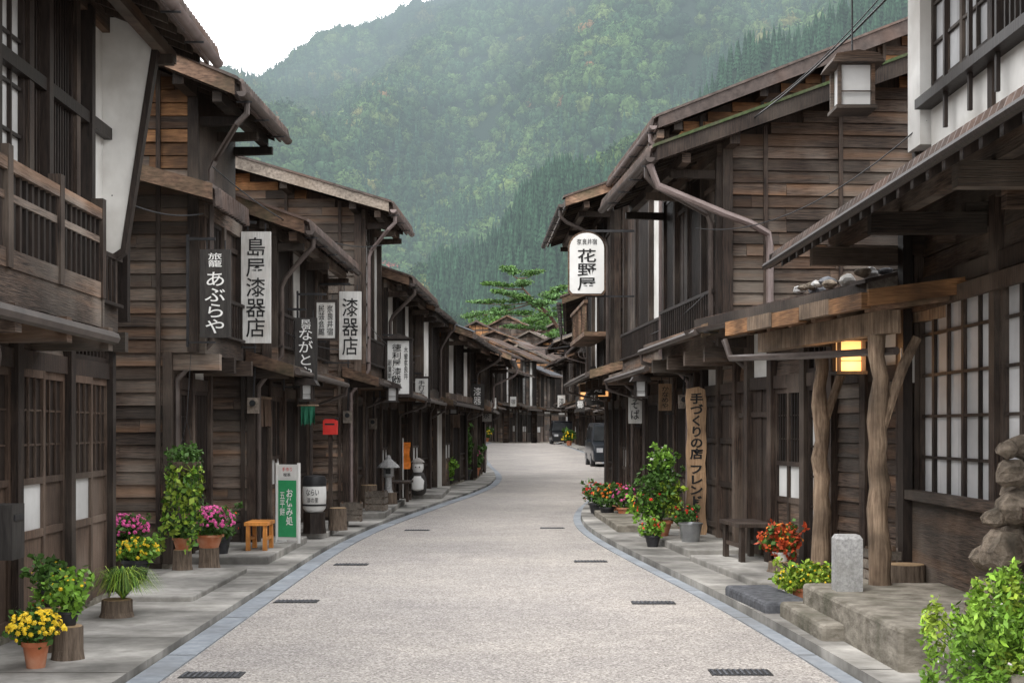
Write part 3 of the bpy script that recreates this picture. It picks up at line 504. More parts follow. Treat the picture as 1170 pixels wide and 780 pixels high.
for i,(a,b_,c,d,e) in enumerate(((4.9,85,4.6,91,5.6),(4.4,91.5,4.3,98,6.8),(4.3,98.5,4.2,104,5.6),(4.3,104.6,4.5,111,7.0),(4.8,111.6,5.4,117,6.0),(5.8,117.6,7,124,7.4),(7.2,124.6,8.8,130,6.4))):
    hi_=.5 if i>2 else .2
    house(-1,(a,b_),(c,d),fh=2.45+hi_*1.2,lint=2.05+hi_,ez=e,eu=1.7,ov=.4,vo=.6,det=1,pent=(1.1,2.4+hi_+(i%3)*.12),ground=[('half','pdoor','lattice'),('noren','bdoor'),('plank','pdoor','shoji')][i%3],upper=UP[(i+1)%4],roofm=RM[(i+1)%5],edge=[W_RUST,W_GREY,ROOF][i%3],label=LBL,pipe=None,warm=[99,5.4,5][i%3],gp=[(-.9,-.1,3.2,4.4)] if i%4==1 else None)
for i,(x,y,zz,w,e,sg,an) in enumerate(((-6.0,128,1.2,7,7.0,1,.0),(-3.6,137,2.0,7,7.2,1,.1),(-.4,144,2.8,6,6.8,1,.15),(3.2,150,3.0,7,6.8,1,.3),(7.6,158,4.0,6,6.2,1,.4),(-3.0,158,4.6,7,6.4,1,-.1),(1.0,164,5.2,6,6.4,1,.1),(11.5,167,4.8,7,6,1,.5),(5.2,173,6.2,6,6,1,.25),(-6,172,5.6,8,6,1,.0),(-1.0,182,7.6,7,6,1,.1),(9,183,7.0,7,6,1,.3),(3.4,194,8.6,8,6,1,.2))):
    house(sg,(x,y),(x+6*math.sin(an),y+6*math.cos(an)),D=w,z=zz-.3,ez=e+R(-.5,.5),sl=R(.38,.52),eu=1.1,vo=.8,det=0,pent=(.9,2.6,(-.8,6.1)),roofm=RM[(i*2)%5],upper=UP[i%4],ground=('half','pdoor','lattice'),warm=5.8 if i%3==1 else 99,edge=[W_RUST,ROOF,W_GREY][i%3],label=LBL)
# ---------------------------------------------------------------- canopy (right) with lit lamp
C=empty('timber_canopy',(2.93,11.35,.27),.18,label='rustic log-post timber canopy in front of the low shop',category='canopy',)
def post(x,y,h,fork=False):
    m=MB(); n=12; p=[(x+R(-.022,.022),y+R(-.022,.022),h*i/n) for i in range(n+1)]; m.tube(p,.06,W_POST,12,[.09-.025*i/n+R(-.009,.009) for i in range(n+1)])
    if fork: m.tube([(x,y,h*.62),(x+.1,y-.02,h*.76),(x+.19,y-.03,h*.88),(x+.3,y-.05,h*.99)],.045,W_POST,8,[.05,.042,.046,.04])
    return m.obj('post',C,smooth=True)
post(0,0,2.08,True); post(.5,2.4,2.08,True)
m=MB(); m.beam((.0,-.25,2.17),(.0,2.6,2.17),.13,.18,W_POST); m.beam((.75,-.25,2.32),(.75,2.6,2.32),.12,.14,W_POST); m.beam((.0,2.4,2.17),(.8,2.4,2.2),.1,.12,W_POST)
for i in range(6): y=-.2+.54*i; m.beam((-.2,y,2.28),(.9,y,2.44),.08,.08,W_RUST)
m.obj('beam',C)
m=MB()
for i in range(8):
    x=-.25+.15*i; f=lambda q:2.34+.145*(q+.2); j0=R(-.08,.04); j1=R(-.06,.1); m.hexa([(x,-.35+j0,f(x)),(x+.143,-.35+j0,f(x+.143)),(x+.143,2.75+j1,f(x+.143)),(x,2.75+j1,f(x)),(x,-.35+j0,f(x)+.025),(x+.143,-.35+j0,f(x+.143)+.028),(x+.143,2.75+j1,f(x+.143)+.028),(x,2.75+j1,f(x)+.025)],W_RUST)
for k in range(5): y=-.4+.64*k; m.box(-.33+R(-.01,.01),-.255,y,y+.636,2.25+R(-.01,.01),2.38+R(-.012,.012),W_POST if k%2 else W_OR)
m.hexa([(-.28,-.42,2.27),(.95,-.42,2.44),(.95,-.39,2.44),(-.28,-.39,2.27),(-.28,-.42,2.4),(.95,-.42,2.57),(.95,-.39,2.57),(-.28,-.39,2.4)],W_OR)
m.obj('roof',C)
m=MB(); m.tube([(-.37,2.7,2.2),(-.34,2.6,2.02),(-.1,1.3,1.98),(.1,-.1,1.95)],.033,GUT); m.obj('gutter',C,smooth=True)
def lantern(loc,w,h,lit,label,hang=.25,name='hanging_lantern',fm=None):
    E=empty(name,loc,0,label=label,category='lantern'); a=w/2; fm=fm or W_RUST
    m=MB()
    for x in (-1,1):
        for y in (-1,1): m.box(x*a-.015,x*a+.015,y*a-.015,y*a+.015,0,h,fm)
    m.box(-a-.03,a+.03,-a-.03,a+.03,-.03,-.001,fm); m.box(-a+.016,a-.016,-a-.012,-a+.008,h*.33,h*.35,fm)
    m.obj('frame',E)
    m=MB(); m.ext([(-a-.08,h),(a+.08,h),(a+.04,h+.07),(0,h+.1),(-a-.04,h+.07)],-a-.09,a+.09,fm); m.obj('cap',E)
    m=MB(); m.box(-a+.018,a-.018,-a+.018,a-.018,.0,h-.002,LAMPE if lit else PAP); m.obj('lamp_shade',E)
    m=MB(); m.tube([(0,0,h+.09),(0,0,h+.09+hang)],.008,IRON,6); m.obj('hanger',E)
    return E
lantern((3.04,12.85,2.12),.22,.27,True,'lit square paper lantern glowing amber under the canopy',.1,fm=W_V)
pl=bpy.data.lights.new('lamp_light','POINT'); pl.energy=6; pl.color=(1,.55,.25); pl.shadow_soft_size=.12; po=bpy.data.objects.new('lamp_light',pl); po.location=(3.04,12.63,2.2); COL.objects.link(po)
lantern((2.87,12.0,4.3),.28,.34,False,'unlit wooden box lantern with frosted glass',.66,fm=W_H)
m=MB(); m.beam((3.6,12.0,5.42),(2.75,12.0,5.42),.06,.08,W_BLK); m.obj('wall_bracket',label='black timber arm carrying a lantern',category='bracket')
lantern((1.95,30.5,2.3),.25,.35,True,'small lit lantern under the inn eave',.2); lantern((2.2,43,2.5),.3,.4,True,'small lit lantern under an eave',.2)
lantern((-2.72,18.9,2.0),.14,.18,False,'small paper lantern under the shop eave',.15,fm=W_BLK); lantern((-2.1,25,2.1),.16,.22,False,'small paper lantern under the shop eave',.12,fm=W_BLK); lantern((-1.5,36.5,2.0),.18,.26,False,'small paper lantern under the shop eave',.1,fm=W_BLK)
lantern((1.95,21.6,2.1),.16,.22,False,'small paper lantern under the shop eave',.15,fm=W_BLK)
def stone(loc,r,mat,label,name='roof_stone',cat='stone',rough=0):
    m=MB(); bm=bmesh.new(); bmesh.ops.create_icosphere(bm,subdivisions=2 if rough else 3,radius=1)
    sd=R(0,9)
    V=[]
    for v in bm.verts:
        k=1+R(-rough,rough); V.append((v.co.x*r[0]*k*(1+.18*math.sin(v.co.y*4+sd)+.07*math.sin(v.co.z*9)),v.co.y*r[1]*k*(1+.15*math.sin(v.co.z*5+sd)),v.co.z*r[2]*k*(1+.18*math.sin(v.co.x*3+sd)+.07*math.sin(v.co.y*8))))
    F=[[w.index for w in f.verts] for f in bm.faces]; bm.free()
    m.add(V,F,mat); return m.obj(name,smooth=not rough,loc=loc,rz=R(0,3),label=label,category=cat)
for i in range(13):
    t=i/12; k=R(.6,1.3); stone((2.85+.42*(1-t)+R(-.1,.12),14.4-1.6*(1-t)+R(-.15,.15),2.97+R(0,.06)),(R(.05,.09)*k,R(.05,.09)*k,R(.03,.055)*k),[STONED,ROCK,STONE,PLG,ROCK][i%5],'weighted dark stone resting on the low roof',rough=.08)
# ---------------------------------------------------------------- signs
def sign(loc,w,h,bm_,cols,ink,label,frame=None,arm=0,rz=0,cap=False,t=.05,rag=False,ft=.035,bold=.006):
    E=empty('shop_sign',loc,rz,label=label,category='sign')
    m=MB()
    if rag:
        n=14; pts=[]
        for i in range(n+1): z=-h/2+h*i/n; pts.append((w/2+.012*math.sin(i*1.7)+R(-.006,.006),z-(.03 if i==n else 0)))
        pts.append((.03,h/2+.01))
        for i in range(n,-1,-1): z=-h/2+h*i/n; pts.append((-w/2+.012*math.sin(i*1.3+1)+R(-.006,.006),z-(.02 if i==n else 0)))
        m.ext(pts,-t/2,t/2,bm_)
    else: m.box(-w/2,w/2,-t/2,t/2,-h/2,h/2,bm_)
    if frame:
        f=ft; m.box(-w/2-f,w/2+f,-t/2-.012,t/2+.012,h/2,h/2+f,frame); m.box(-w/2-f,w/2+f,-t/2-.012,t/2+.012,-h/2-f,-h/2,frame); m.box(-w/2-f,-w/2,-t/2-.01,t/2+.01,-h/2,h/2,frame); m.box(w/2,w/2+f,-t/2-.01,t/2+.01,-h/2,h/2,frame)
    if cap: m.ext([(-w/2-.08,h/2+.03),(w/2+.08,h/2+.03),(0,h/2+.13)],-t-.04,t+.04,W_BLK)
    m.obj('board',E)
    for (s,x,z,lw,lh) in cols: lettering(s,lw,lh,ink,E,(x,-t/2-.014 if frame else -t/2-.006,z),bold=bold)
    if arm:
        m=MB(); m.box(min(0,arm),max(0,arm),-.02,.02,h/2+.1,h/2+.13,IRON); m.box(-w*.3,-w*.3+.012,-.006,.006,h/2,h/2+.1,IRON); m.box(w*.3,w*.3+.012,-.006,.006,h/2,h/2+.1,IRON); m.box(min(0,arm),max(0,arm),-.015,.015,-h/2-.06,-h/2-.04,IRON); m.box(arm-.012,arm+.012,-.022,.022,-h/2-.1,h/2+.16,IRON); m.obj('bracket',E)
    return E
sign((-3.2,15.35,3.06),.33,.95,SIGNK,[('あぶらや',0,-.1,.22,.66),('旅籠',0,.36,.15,.15)],INKW,'black hanging shop board with white hiragana',arm=-.3)
sign((-3.13,17.4,3.33),.36,1.36,SIGNW,[('島屋漆器店',0,0,.24,1.22)],INK,'tall pale wooden lacquerware shop sign with black characters',arm=-.3)
sign((-2.78,19.2,2.66),.3,.88,SIGNK,[('ながとや',0,-.04,.19,.66),('民宿',0,.35,.13,.13)],INKW,'black inn board with white hiragana',arm=-.3)
sign((-2.6,19.9,3.12),.26,.5,SIGNW,[('奈良井宿',.06,0,.09,.42),('民芸会館',-.06,0,.09,.42)],INK,'small white sign board with two columns of writing',arm=-.4,frame=W_BLK)
sign((-2.5,22,3.2),.34,1.05,SIGNW,[('漆器店',0,-.02,.25,.88)],INK,'white wooden sign for a lacquer shop',arm=-.5)
sign((-2.1,26.4,2.74),.4,.98,WHITE,[('徳利屋漆器店',-.03,0,.17,.86),('木曽奈良井',.14,.08,.08,.6),('創業明治',-.16,-.1,.07,.5)],INK,'white box lantern sign in a black frame with a little roof',frame=W_BLK,arm=-.35,cap=True,ft=.055,t=.22)
sign((-1.98,31.2,2.45),.28,.52,WHITE,[('手打そば',0,0,.14,.44)],INK,'small white noodle sign in black frame',frame=W_BLK,arm=-.2,ft=.045)
sign((-1.0,41,2.55),.4,.7,SIGNK,[('漆器',0,0,.22,.5)],INKW,'dark hanging board near the bend',arm=-.4)
sign((-.85,47,2.2),.35,.7,SIGNW,[('喫茶',0,0,.22,.5)],INK,'small white hanging sign',arm=-.3)
sign((2.5,19.3,1.14),.26,2.05,SIGNB,[('手づくりの店',0,.5,.18,.9),('フレンド',0,-.3,.17,.54),('奈良井漆器',0,-.79,.08,.36)],INK,'tall carved brown plank sign beside the door',t=.04,rag=True,bold=.03)
sign((1.78,29.5,2.6),.32,.6,SIGNK,[('食事処',0,0,.18,.48)],INKW,'dark hanging board under the eave',arm=.3)
sign((1.95,33.5,2.5),.4,.65,SIGNK,[('民宿',0,0,.22,.45)],INKW,'dark hanging board under the eave',arm=.5)
sign((2.4,22.3,2.1),.2,.42,SIGNB,[('かなめや',0,0,.11,.34)],INK,'little wooden name plaque',arm=.15)
sign((2.2,25.4,1.95),.24,.5,SIGNW,[('そば',0,0,.15,.35)],INK,'little white name plaque',arm=.2)
sign((3.42,12.3,2.15),.12,.3,WHITE,[('営業中',0,0,.07,.24)],INK,'tiny paper notice on the post',t=.01)
for (x,y,z,s,bm_,ik) in ((-1.6,68,2.6,'酒',SIGNW,INK),(-2.0,90,2.8,'宿',SIGNK,INKW),(-1.4,104,3.2,'茶',SIGNW,INK),(3.6,75,2.8,'櫛',SIGNK,INKW),(3.3,95,3.2,'漆',SIGNW,INK),(.1,115,3.6,'宿',SIGNW,INK)):
    sign((x,y,z+gz(y)*.5),.5,.8,bm_,[(s,0,0,.34,.4)],ik,'small hanging shop board further up the street',arm=-.5 if x<1 else .5)
E=empty('inn_sign',(1.26,24,4.38),0,label='white rounded inn sign with black characters on an eave arm',category='sign')
m=MB(); n=14; pts=[]
for i in range(n+1): an=math.pi*i/n; pts.append((.29*math.cos(an),.26+.26*math.sin(an)))
pts+=[(-.29,-.44),(-.24,-.5),(.24,-.5),(.29,-.44)]
m.ext(pts,-.06,.06,WHITE); m.ext([(x*1.09,z*1.06) for x,z in pts],-.045,.045,W_RUST); m.obj('board',E)
lettering('花野屋',.32,.7,INK,E,(0,-.068,-.1),bold=.012); lettering('奈良井宿',.34,.1,INK,E,(0,-.068,.37),vertical=False)
m=MB(); m.box(0,1.0,.07,.1,.55,.59,IRON); m.box(-.01,.01,.061,.1,-.54,.57,IRON); m.box(0,1,.07,.1,-.55,-.52,IRON); m.obj('bracket',E)
E=empty('menu_board',(-2.85,18.1,.15),-.3,label='green and white standing menu board on the doorstep',category='sign board')
m=MB(); m.box(-.14,.14,-.02,.02,.04,1.0,WHITE); m.box(-.125,.125,-.026,-.021,.08,.8,GREENP); m.box(-.11,.11,-.0265,-.021,.83,.98,WHITE); m.box(-.16,-.14,-.03,.25,0,.04,WHITE); m.box(-.16,-.141,-.03,.03,.041,1.02,WHITE); m.box(.141,.16,-.03,.03,0,1.02,WHITE); m.obj('board',E)
lettering('お休み処',.1,.46,INKW,E,(0.035,-.032,.46),bold=.02); lettering('五平餅',.07,.3,INKW,E,(-.065,-.032,.5),bold=.01); lettering('手作り',.14,.05,INKR,E,(0,-.03,.94),vertical=False); lettering('喫茶',.1,.045,INK,E,(0,-.03,.87),vertical=False)
E=empty('barrel',(-2.78,20,.14),0,label='white ceramic barrel with black characters on a dark stand',category='barrel')
m=MB(); m.lathe([(.17,0),(.16,.1),(.155,.29)],W_BLK,14,jit=.03); m.obj('stand',E)
m=MB(); m.lathe([(.12,.3),(.16,.35),(.17,.52),(.165,.66),(.15,.7)],WHITE,20); m.lathe([(.168,.66),(.172,.74),(.15,.8),(.02,.82)],IRON,20); m.lathe([(.174,.385),(.174,.41)],IRON,20); m.obj('body',E,smooth=True)
lettering('ならい',.18,.09,INK,E,(0,-.18,.58),vertical=False); lettering('漆の里',.16,.07,INK,E,(0,-.18,.47),vertical=False)
E=empty('red_letter_box',(-2.68,21,1.52),0,label='bright red letter box fixed on a post',category='letter box')
m=MB(); m.ext([(-.1,0),(.1,0),(.1,.2),(.07,.23),(-.07,.23),(-.1,.2)],-.09,.09,RED); m.box(-.11,.11,-.1,.1,.231,.245,IRON); m.box(-.07,.07,-.095,-.091,.14,.165,INK); m.obj('body',E)
m=MB(); m.box(-.03,.03,-.02,.02,-1.42,0,W_V); m.obj('post',E)
def cloth(loc,w,h,mat,label):
    E=empty('hanging_cloth',loc,0,label=label,category='cloth'); m=MB(); V=[];F=[]; n=12
    for i in range(n+1):
        x=-w/2+w*i/n; V+=[(x+R(-.01,.01),.04*math.sin(i*1.4),-h+R(-.03,.03)),(x,.02*math.sin(i*1.4),-h*.5),(x,0,0)]
    for i in range(n): F+=[(3*i,3*i+3,3*i+4,3*i+1),(3*i+1,3*i+4,3*i+5,3*i+2)]
    m.add(V,F,mat); m.obj('fabric',E); m=MB(); m.tube([(-w/2-.05,0,0),(w/2+.05,0,0)],.012,W_POST,6); m.obj('rod',E)
cloth((-2.84,19.8,1.93),.2,.26,GREENC,'small dark green cloth hanging under the shop eave')
E=empty('shop_banner',(-2.3,30,.16),0,label='narrow orange cloth banner on a pole',category='banner')
m=MB(); m.tube([(0,0,0),(0,0,1.25)],.012,WHITE); m.obj('pole',E)
m=MB(); V=[];F=[]
for i in range(9): V+=[(.01,.01,.6+.07*i),(.15+.015*math.sin(i),.03*math.sin(i*1.3),.6+.07*i)]
for i in range(8): F.append((2*i,2*i+1,2*i+3,2*i+2))
m.add(V,F,FO); m.obj('cloth',E)
def bench(loc,w,d,h,mat,label,rz=0):
    E=empty('bench',loc,rz,label=label,category='bench')
    m=MB(); m.box(-w/2,w/2,-d/2,-.01,h-.04,h,mat); m.box(-w/2,w/2,.01,d/2,h-.04,h,mat); m.obj('seat',E)
    for x in (-1,1):
        m=MB(); m.ext([(x*w*.36-.025,0),(x*w*.36+.025,0),(x*w*.36+.02,h-.042),(x*w*.36-.02,h-.042)],-d*.45,-d*.33,mat); m.ext([(x*w*.36-.025,0),(x*w*.36+.025,0),(x*w*.36+.02,h-.042),(x*w*.36-.02,h-.042)],d*.33,d*.45,mat); m.box(x*w*.36-.015,x*w*.36+.015,-d*.329,d*.329,h*.35,h*.45,mat); m.obj('leg',E)
bench((-3.05,17.2,.15),.28,.55,.34,ORANGE,'small orange wooden bench on the doorstep'); bench((2.62,15.9,.15),.4,.9,.42,W_V,'dark weathered wooden bench by the door',.1); bench((-2.2,28.6,.16),.35,1.0,.4,W_V,'dark wooden bench along the shop front')
def crate(loc,w,d,h,label,rz=0):
    m=MB()
    for k in range(3): z=h*k/3; m.box(-w/2,w/2,-d/2,-d/2+.015,z+.01,z+h/3-.01,W_GREY); m.box(-w/2,w/2,d/2-.015,d/2,z+.01,z+h/3-.01,W_GREY); m.box(-w/2,-w/2+.015,-d/2+.016,d/2-.016,z+.01,z+h/3-.01,W_GREY); m.box(w/2-.015,w/2,-d/2+.016,d/2-.016,z+.01,z+h/3-.01,W_GREY)
    for x in (-1,1):
        for y in (-1,1): m.box(x*(w/2-.03)-.015,x*(w/2-.03)+.015,y*(d/2-.03)-.013,y*(d/2-.03)+.013,0,h+.01,W_RUST)
    m.box(-w/2+.016,w/2-.016,-d/2+.016,d/2-.016,.01,.03,W_GREY); m.obj('wooden_crate',loc=loc,rz=rz,label=label,category='crate')
crate((-2.55,22.6,.14),.35,.4,.3,'slatted wooden crate on the shop step',.1); crate((-2.4,25.2,.16),.35,.35,.35,'slatted wooden crate by the wall',-.1); crate((2.35,22.4,.18),.35,.4,.3,'slatted wooden crate beside the flower pots',.2); crate((3.3,12.5,.27),.3,.4,.28,'slatted wooden crate under the canopy',.1)
def broom(loc,tilt,label):
    m=MB(); m.tube([(0,0,.3),(tilt,0,1.35)],.012,W_POST,6)
    for k in range(26): a=R(-.1,.1); m.tube([(R(-.015,.015),R(-.01,.01),.34),(a-tilt*.2,R(-.04,.04),.02)],.004,W_GREY,3)
    m.obj('broom',loc=loc,label=label,category='broom')
broom((-3.32,19.6,.1),-.08,'bamboo broom leaning on the shop wall'); broom((2.72,20.8,.12),.08,'bamboo broom leaning on the wall')
E=empty('garden_lantern',(-2.38,27.4,.16),0,label='small stone lantern standing on a log',category='lantern')
m=MB(); m.lathe([(.17,0),(.16,.22)],BARK,14,jit=.04); m.lathe([(.1,.22),(.07,.28),(.06,.5),(.12,.55)],STONE,12); m.lathe([(.1,.55),(.1,.7)],STONE,6); m.obj('base',E)
m=MB(); m.lathe([(.22,.7),(.2,.74),(.06,.86),(.03,.94)],STONE,8); m.obj('cap',E)
m=MB(); m.box(-.05,.05,-.103,-.09,.58,.68,INK); m.obj('opening',E)
E=empty('ceramic_statue',(-2.05,31,.16),0,label='small ceramic figurine with white belly and pale head',category='statue')
m=MB(); m.lathe([(.1,0),(.17,.05),(.2,.22),(.18,.38),(.12,.48),(.1,.5)],SIGNK,18); m.lathe([(.09,.5),(.125,.58),(.12,.68),(.06,.75)],WHITE,18); m.lathe([(.06,.06),(.14,.12),(.15,.3),(.09,.4)],WHITE,14,c=(0,-.09,.02)); m.obj('body',E,smooth=True)
m=MB(); m.lathe([(.15,.72),(.13,.75),(.06,.8),(.01,.82)],PLG,18); m.obj('hat',E,smooth=True)
m=MB()
for x in (-.04,.04): m.lathe([(.012,0),(.014,.02),(.008,.03)],INK,8,c=(x,-.115,.6))
m.obj('face',E)
m=MB(); m.box(-.1,.1,-.09,.09,0,.4,STONE); m.hexa([(-.1,-.09,.4),(.1,-.09,.4),(.1,.09,.4),(-.1,.09,.4),(-.08,-.07,.43),(.08,-.07,.43),(.08,.07,.43),(-.08,.07,.43)],STONE)
m.obj('granite_post',loc=(2.58,10.95,.36),label='short square granite marker post on the ledge',category='post')
def stump(loc,r,h,label='short sawn log stump beside a house wall'):
    E=empty('log_stump',loc,0,label=label,category='stump')
    m=MB(); m.lathe([(r*1.1,0),(r,h*.3),(r*.97,h*.99)],BARK,16,jit=.04); m.obj('bark',E)
    m=MB(); m.lathe([(r*.9,h*.9),(r*.9,h+.004),(r*.4,h+.006)],TOPW,16); m.obj('cut_top',E); return E
for a in ((-2.98,9.55,.06,.1,.22),(-3.2,9.9,.06,.09,.3),(-3.25,11.7,.06,.13,.14),(-3.95,14.5,.1,.14,.2),(-3.5,15.1,.1,.1,.22),(-3.28,15.4,.1,.11,.22),(-2.52,20.6,.14,.13,.32),(-2.62,26,.16,.16,.42),(-2.5,26.9,.16,.13,.25),(2.75,14.5,.15,.14,.1),(3.3,11.9,.27,.16,.2),(-2.15,31.9,.16,.15,.25)):
    stump(a[:3],a[3],a[4])
# ---------------------------------------------------------------- plants
def pot_plant(loc,pr,ph,potm,blobs,fl=None,label='',name='potted_plant'):
    E=empty(name,loc,0,label=label,category='potted plant')
    m=MB(); m.lathe([(pr*.68,0),(pr*.95,ph*.82),(pr*1.08,ph*.83),(pr*1.08,ph),(pr*.92,ph),(pr*.9,ph*.9)],potm,18); m.obj('pot',E,smooth=True)
    m=MB()
    for (n,c,r,sz,mt) in blobs:
        V,F=leafcloud(n,c,r,sz); m.leaves(V,F,mt)
        for k in range(14):
            tip=(c[0]+R(-1.1,1.1)*r[0],c[1]+R(-1,1)*r[1],c[2]+R(-.2,1.25)*r[2]); m.tube([(R(-.02,.02),R(-.02,.02),ph*.9),(c[0]*.5+R(-.02,.02),c[1]*.5,(ph+c[2])/2),tip],.004,LGD,4)
            V,F=leafcloud(9,tip,(sz*1.2,sz*1.2,sz*1.3),sz,shell=.1); m.leaves(V,F,mt)
    m.obj('foliage',E,kind='stuff')
    if fl:
        m=MB()
        for (n,c,r,sz,mt) in fl: V,F=flowers(n,c,r,sz); m.add(V,F,mt)
        m.obj('blossom',E,kind='stuff')
    return E
pot_plant((-3.08,9.2,.06),.085,.17,TERRA,[(420,(0,0,.25),(.15,.14,.11),.028,LG)],[(130,(0,0,.25),(.17,.16,.12),.04,FY)],'yellow chrysanthemum in a terracotta pot')
pot_plant((-2.98,9.55,.28),.07,.1,TERRAD,[(420,(0,0,.2),(.13,.12,.13),.032,LGB)],[(10,(0,0,.22),(.12,.12,.11),.03,FY)],'leafy green plant in a small pot on a stump')
pot_plant((-3.2,9.9,.36),.07,.12,TERRAD,[(300,(0,0,.2),(.14,.1,.12),.035,LG)],[(16,(0,0,.22),(.13,.1,.1),.03,FY)],'small yellow flowering plant on a stump')
pot_plant((-3.35,10.3,.06),.08,.15,TERRA,[(250,(0,0,.28),(.12,.12,.16),.035,LGB)],[(8,(0,0,.3),(.12,.12,.14),.03,FR)],'small green plant with red buds in a pot')
E=empty('grass_plant',(-3.2,11.7,.2),0,label='arching bright green grass plant on a low stump',category='plant'); m=MB()
for i in range(560):
    an=R(0,6.28); l=R(.12,.38); h=R(.12,.28); c,s=math.cos(an),math.sin(an); w=.0055
    P=[(c*l*t,s*l*t,h*math.sin(t*2.7)) for t in (0,.25,.5,.75,1)]
    V=[];F=[]
    for j,p in enumerate(P): ww=w*(1-j*.22); V+=[(p[0]-s*ww,p[1]+c*ww,p[2]),(p[0]+s*ww,p[1]-c*ww,p[2])]
    for j in range(4): F.append((2*j,2*j+1,2*j+3,2*j+2))
    m.add(V,F,random.choice([LGB,LGY,LG]))
m.obj('blades',E,kind='stuff')
pot_plant((-3.95,14.5,.3),.14,.16,TERRAD,[(420,(0,0,.28),(.22,.18,.13),.04,LG)],[(170,(0,0,.29),(.23,.19,.15),.045,FPK)],'pink chrysanthemum cluster in a dark planter')
pot_plant((-3.75,14.2,.1),.14,.2,TERRAD,[(420,(0,0,.28),(.22,.18,.12),.04,LGB)],[(90,(0,0,.28),(.22,.18,.13),.04,FY)],'yellow flowering plant in a low planter')
E=empty('hanging_planter',(-3.42,14.95,1.2),0,label='hanging moss ball planter with long trailing vines',category='hanging plant')
m=MB(); m.lathe([(.03,-.08),(.12,-.03),(.15,.04),(.15,.06)],BARK,14); m.obj('basket',E,smooth=True)
m=MB(); V,F=leafcloud(600,(0,0,.1),(.19,.17,.15),.034); m.leaves(V,F,LG)
for k in range(26):
    an=R(0,6.28); rr=R(.06,.2); l=R(.3,1.0); x,y=math.cos(an)*rr-.02,math.sin(an)*rr; dxx=R(-.1,.1)
    m.tube([(x*.5,y*.5,.08),(x,y,0),(x+dxx*.6,y,-l*.5),(x+dxx,y,-l)],.003,LGD,3)
    for j in range(int(l/.02)): z=-j*.02; V,F=leafcloud(1,(x+dxx*j*.02/l+R(-.035,.035),y+R(-.03,.03),z),(.01,.01,.01),.045); m.leaves(V,F,random.choice([LGY,LGY,LGB,LG]))
m.obj('foliage',E,kind='stuff')
m=MB(); m.tube([(-.1,0,.05),(0,0,.5),(0,.2,1.2)],.004,IRON,4); m.tube([(.1,0,.05),(0,0,.5)],.004,IRON,4); m.obj('hanger',E)
pot_plant((-3.5,15.1,.32),.1,.13,TERRA,[(200,(0,0,.2),(.13,.13,.09),.04,LG)],None,'terracotta pot with low greenery on a stump')
pot_plant((-3.28,15.4,.32),.15,.14,TERRA,[(520,(0,0,.26),(.25,.22,.14),.04,LG)],[(260,(0,0,.27),(.27,.24,.17),.042,FPK)],'pink chrysanthemums in a wide terracotta pot on a stump')
pot_plant((-3.4,16.6,.15),.12,.2,TERRAD,[(480,(0,0,.34),(.2,.2,.2),.045,LG)],[(14,(0,0,.35),(.2,.2,.2),.04,FR)],'bushy green potted plant on the doorstep')
pot_plant((-1.75,38.5,.1),.16,.2,TERRAD,[(400,(0,0,.4),(.25,.25,.25),.06,LGB)],None,'rounded bright green potted shrub')
pot_plant((-1.4,42.5,.1),.2,.3,TERRAD,[(500,(0,0,.85),(.25,.25,.6),.08,LG)],None,'tall green potted shrub near the bend')
pot_plant((-1.2,44.5,.1),.2,.3,TERRA,[(400,(0,0,.6),(.3,.3,.3),.08,LG)],[(30,(0,0,.6),(.3,.3,.3),.08,FPK)],'flowering potted shrub near the bend')
pot_plant((1.98,19.1,.17),.17,.2,TERRA,[(900,(0,0,.6),(.28,.24,.4),.042,LG),(300,(.05,0,.98),(.18,.15,.2),.042,LGB),(200,(-.2,0,.35),(.2,.15,.18),.042,LGB),(200,(.15,-.05,.45),(.16,.15,.2),.04,LGY)],[(18,(0,-.05,.38),(.32,.24,.22),.055,FR),(7,(-.2,-.05,.4),(.2,.15,.2),.05,FY),(8,(.0,0,1.0),(.17,.15,.2),.04,FW)],'tall mixed flowering plant in a terracotta pot')
pot_plant((1.82,18.4,.08),.1,.15,TERRAD,[(250,(0,0,.22),(.15,.13,.12),.035,LGB)],[(26,(0,0,.24),(.15,.13,.12),.045,FR)],'small pot with red blossoms')
pot_plant((2.3,18.7,.17),.1,.15,TERRA,[(250,(0,0,.26),(.14,.13,.14),.035,LG)],[(14,(0,0,.28),(.14,.13,.14),.045,FR)],'small terracotta pot with red blossoms')
for (x,y,c,l,nf) in ((1.62,24.2,FO,'orange',45),(1.8,24.9,FR,'red',60),(1.5,25.4,FR,'red',50),(1.9,24.0,FPK,'pink',30)):
    pot_plant((x,y,.1),.13,.18,random.choice([TERRA,TERRAD]),[(260,(0,0,.34),(.22,.2,R(.15,.2)),.045,random.choice([LG,LGB]))],[(nf,(0,0,.36),(.22,.2,.19),.055,c)],f'{l} flowering potted plant by the kerb')
m=MB(); m.lathe([(.11,0),(.15,.22),(.16,.22),(.16,.24),(.14,.24),(.1,.02)],STEEL,18); m.obj('bucket',loc=(2.27,18.1,.17),smooth=True,label='grey metal bucket on the doorstep',category='bucket')
pot_plant((2.75,14.5,.25),.09,.1,WHITE,[(360,(0,0,.2),(.2,.17,.17),.038,LRED),(280,(0,0,.19),(.18,.15,.15),.038,LG)],[(50,(0,0,.22),(.2,.18,.16),.035,FO)],'red and orange leafy plant in a white pot on a log')
pot_plant((2.56,12.5,.08),.11,.13,TERRA,[(900,(.05,0,.2),(.28,.22,.14),.032,LGY),(300,(.05,0,.18),(.26,.2,.12),.035,LGB)],[(50,(.05,0,.21),(.28,.21,.14),.024,FY)],'yellow-green chrysanthemum spreading from an orange pot')
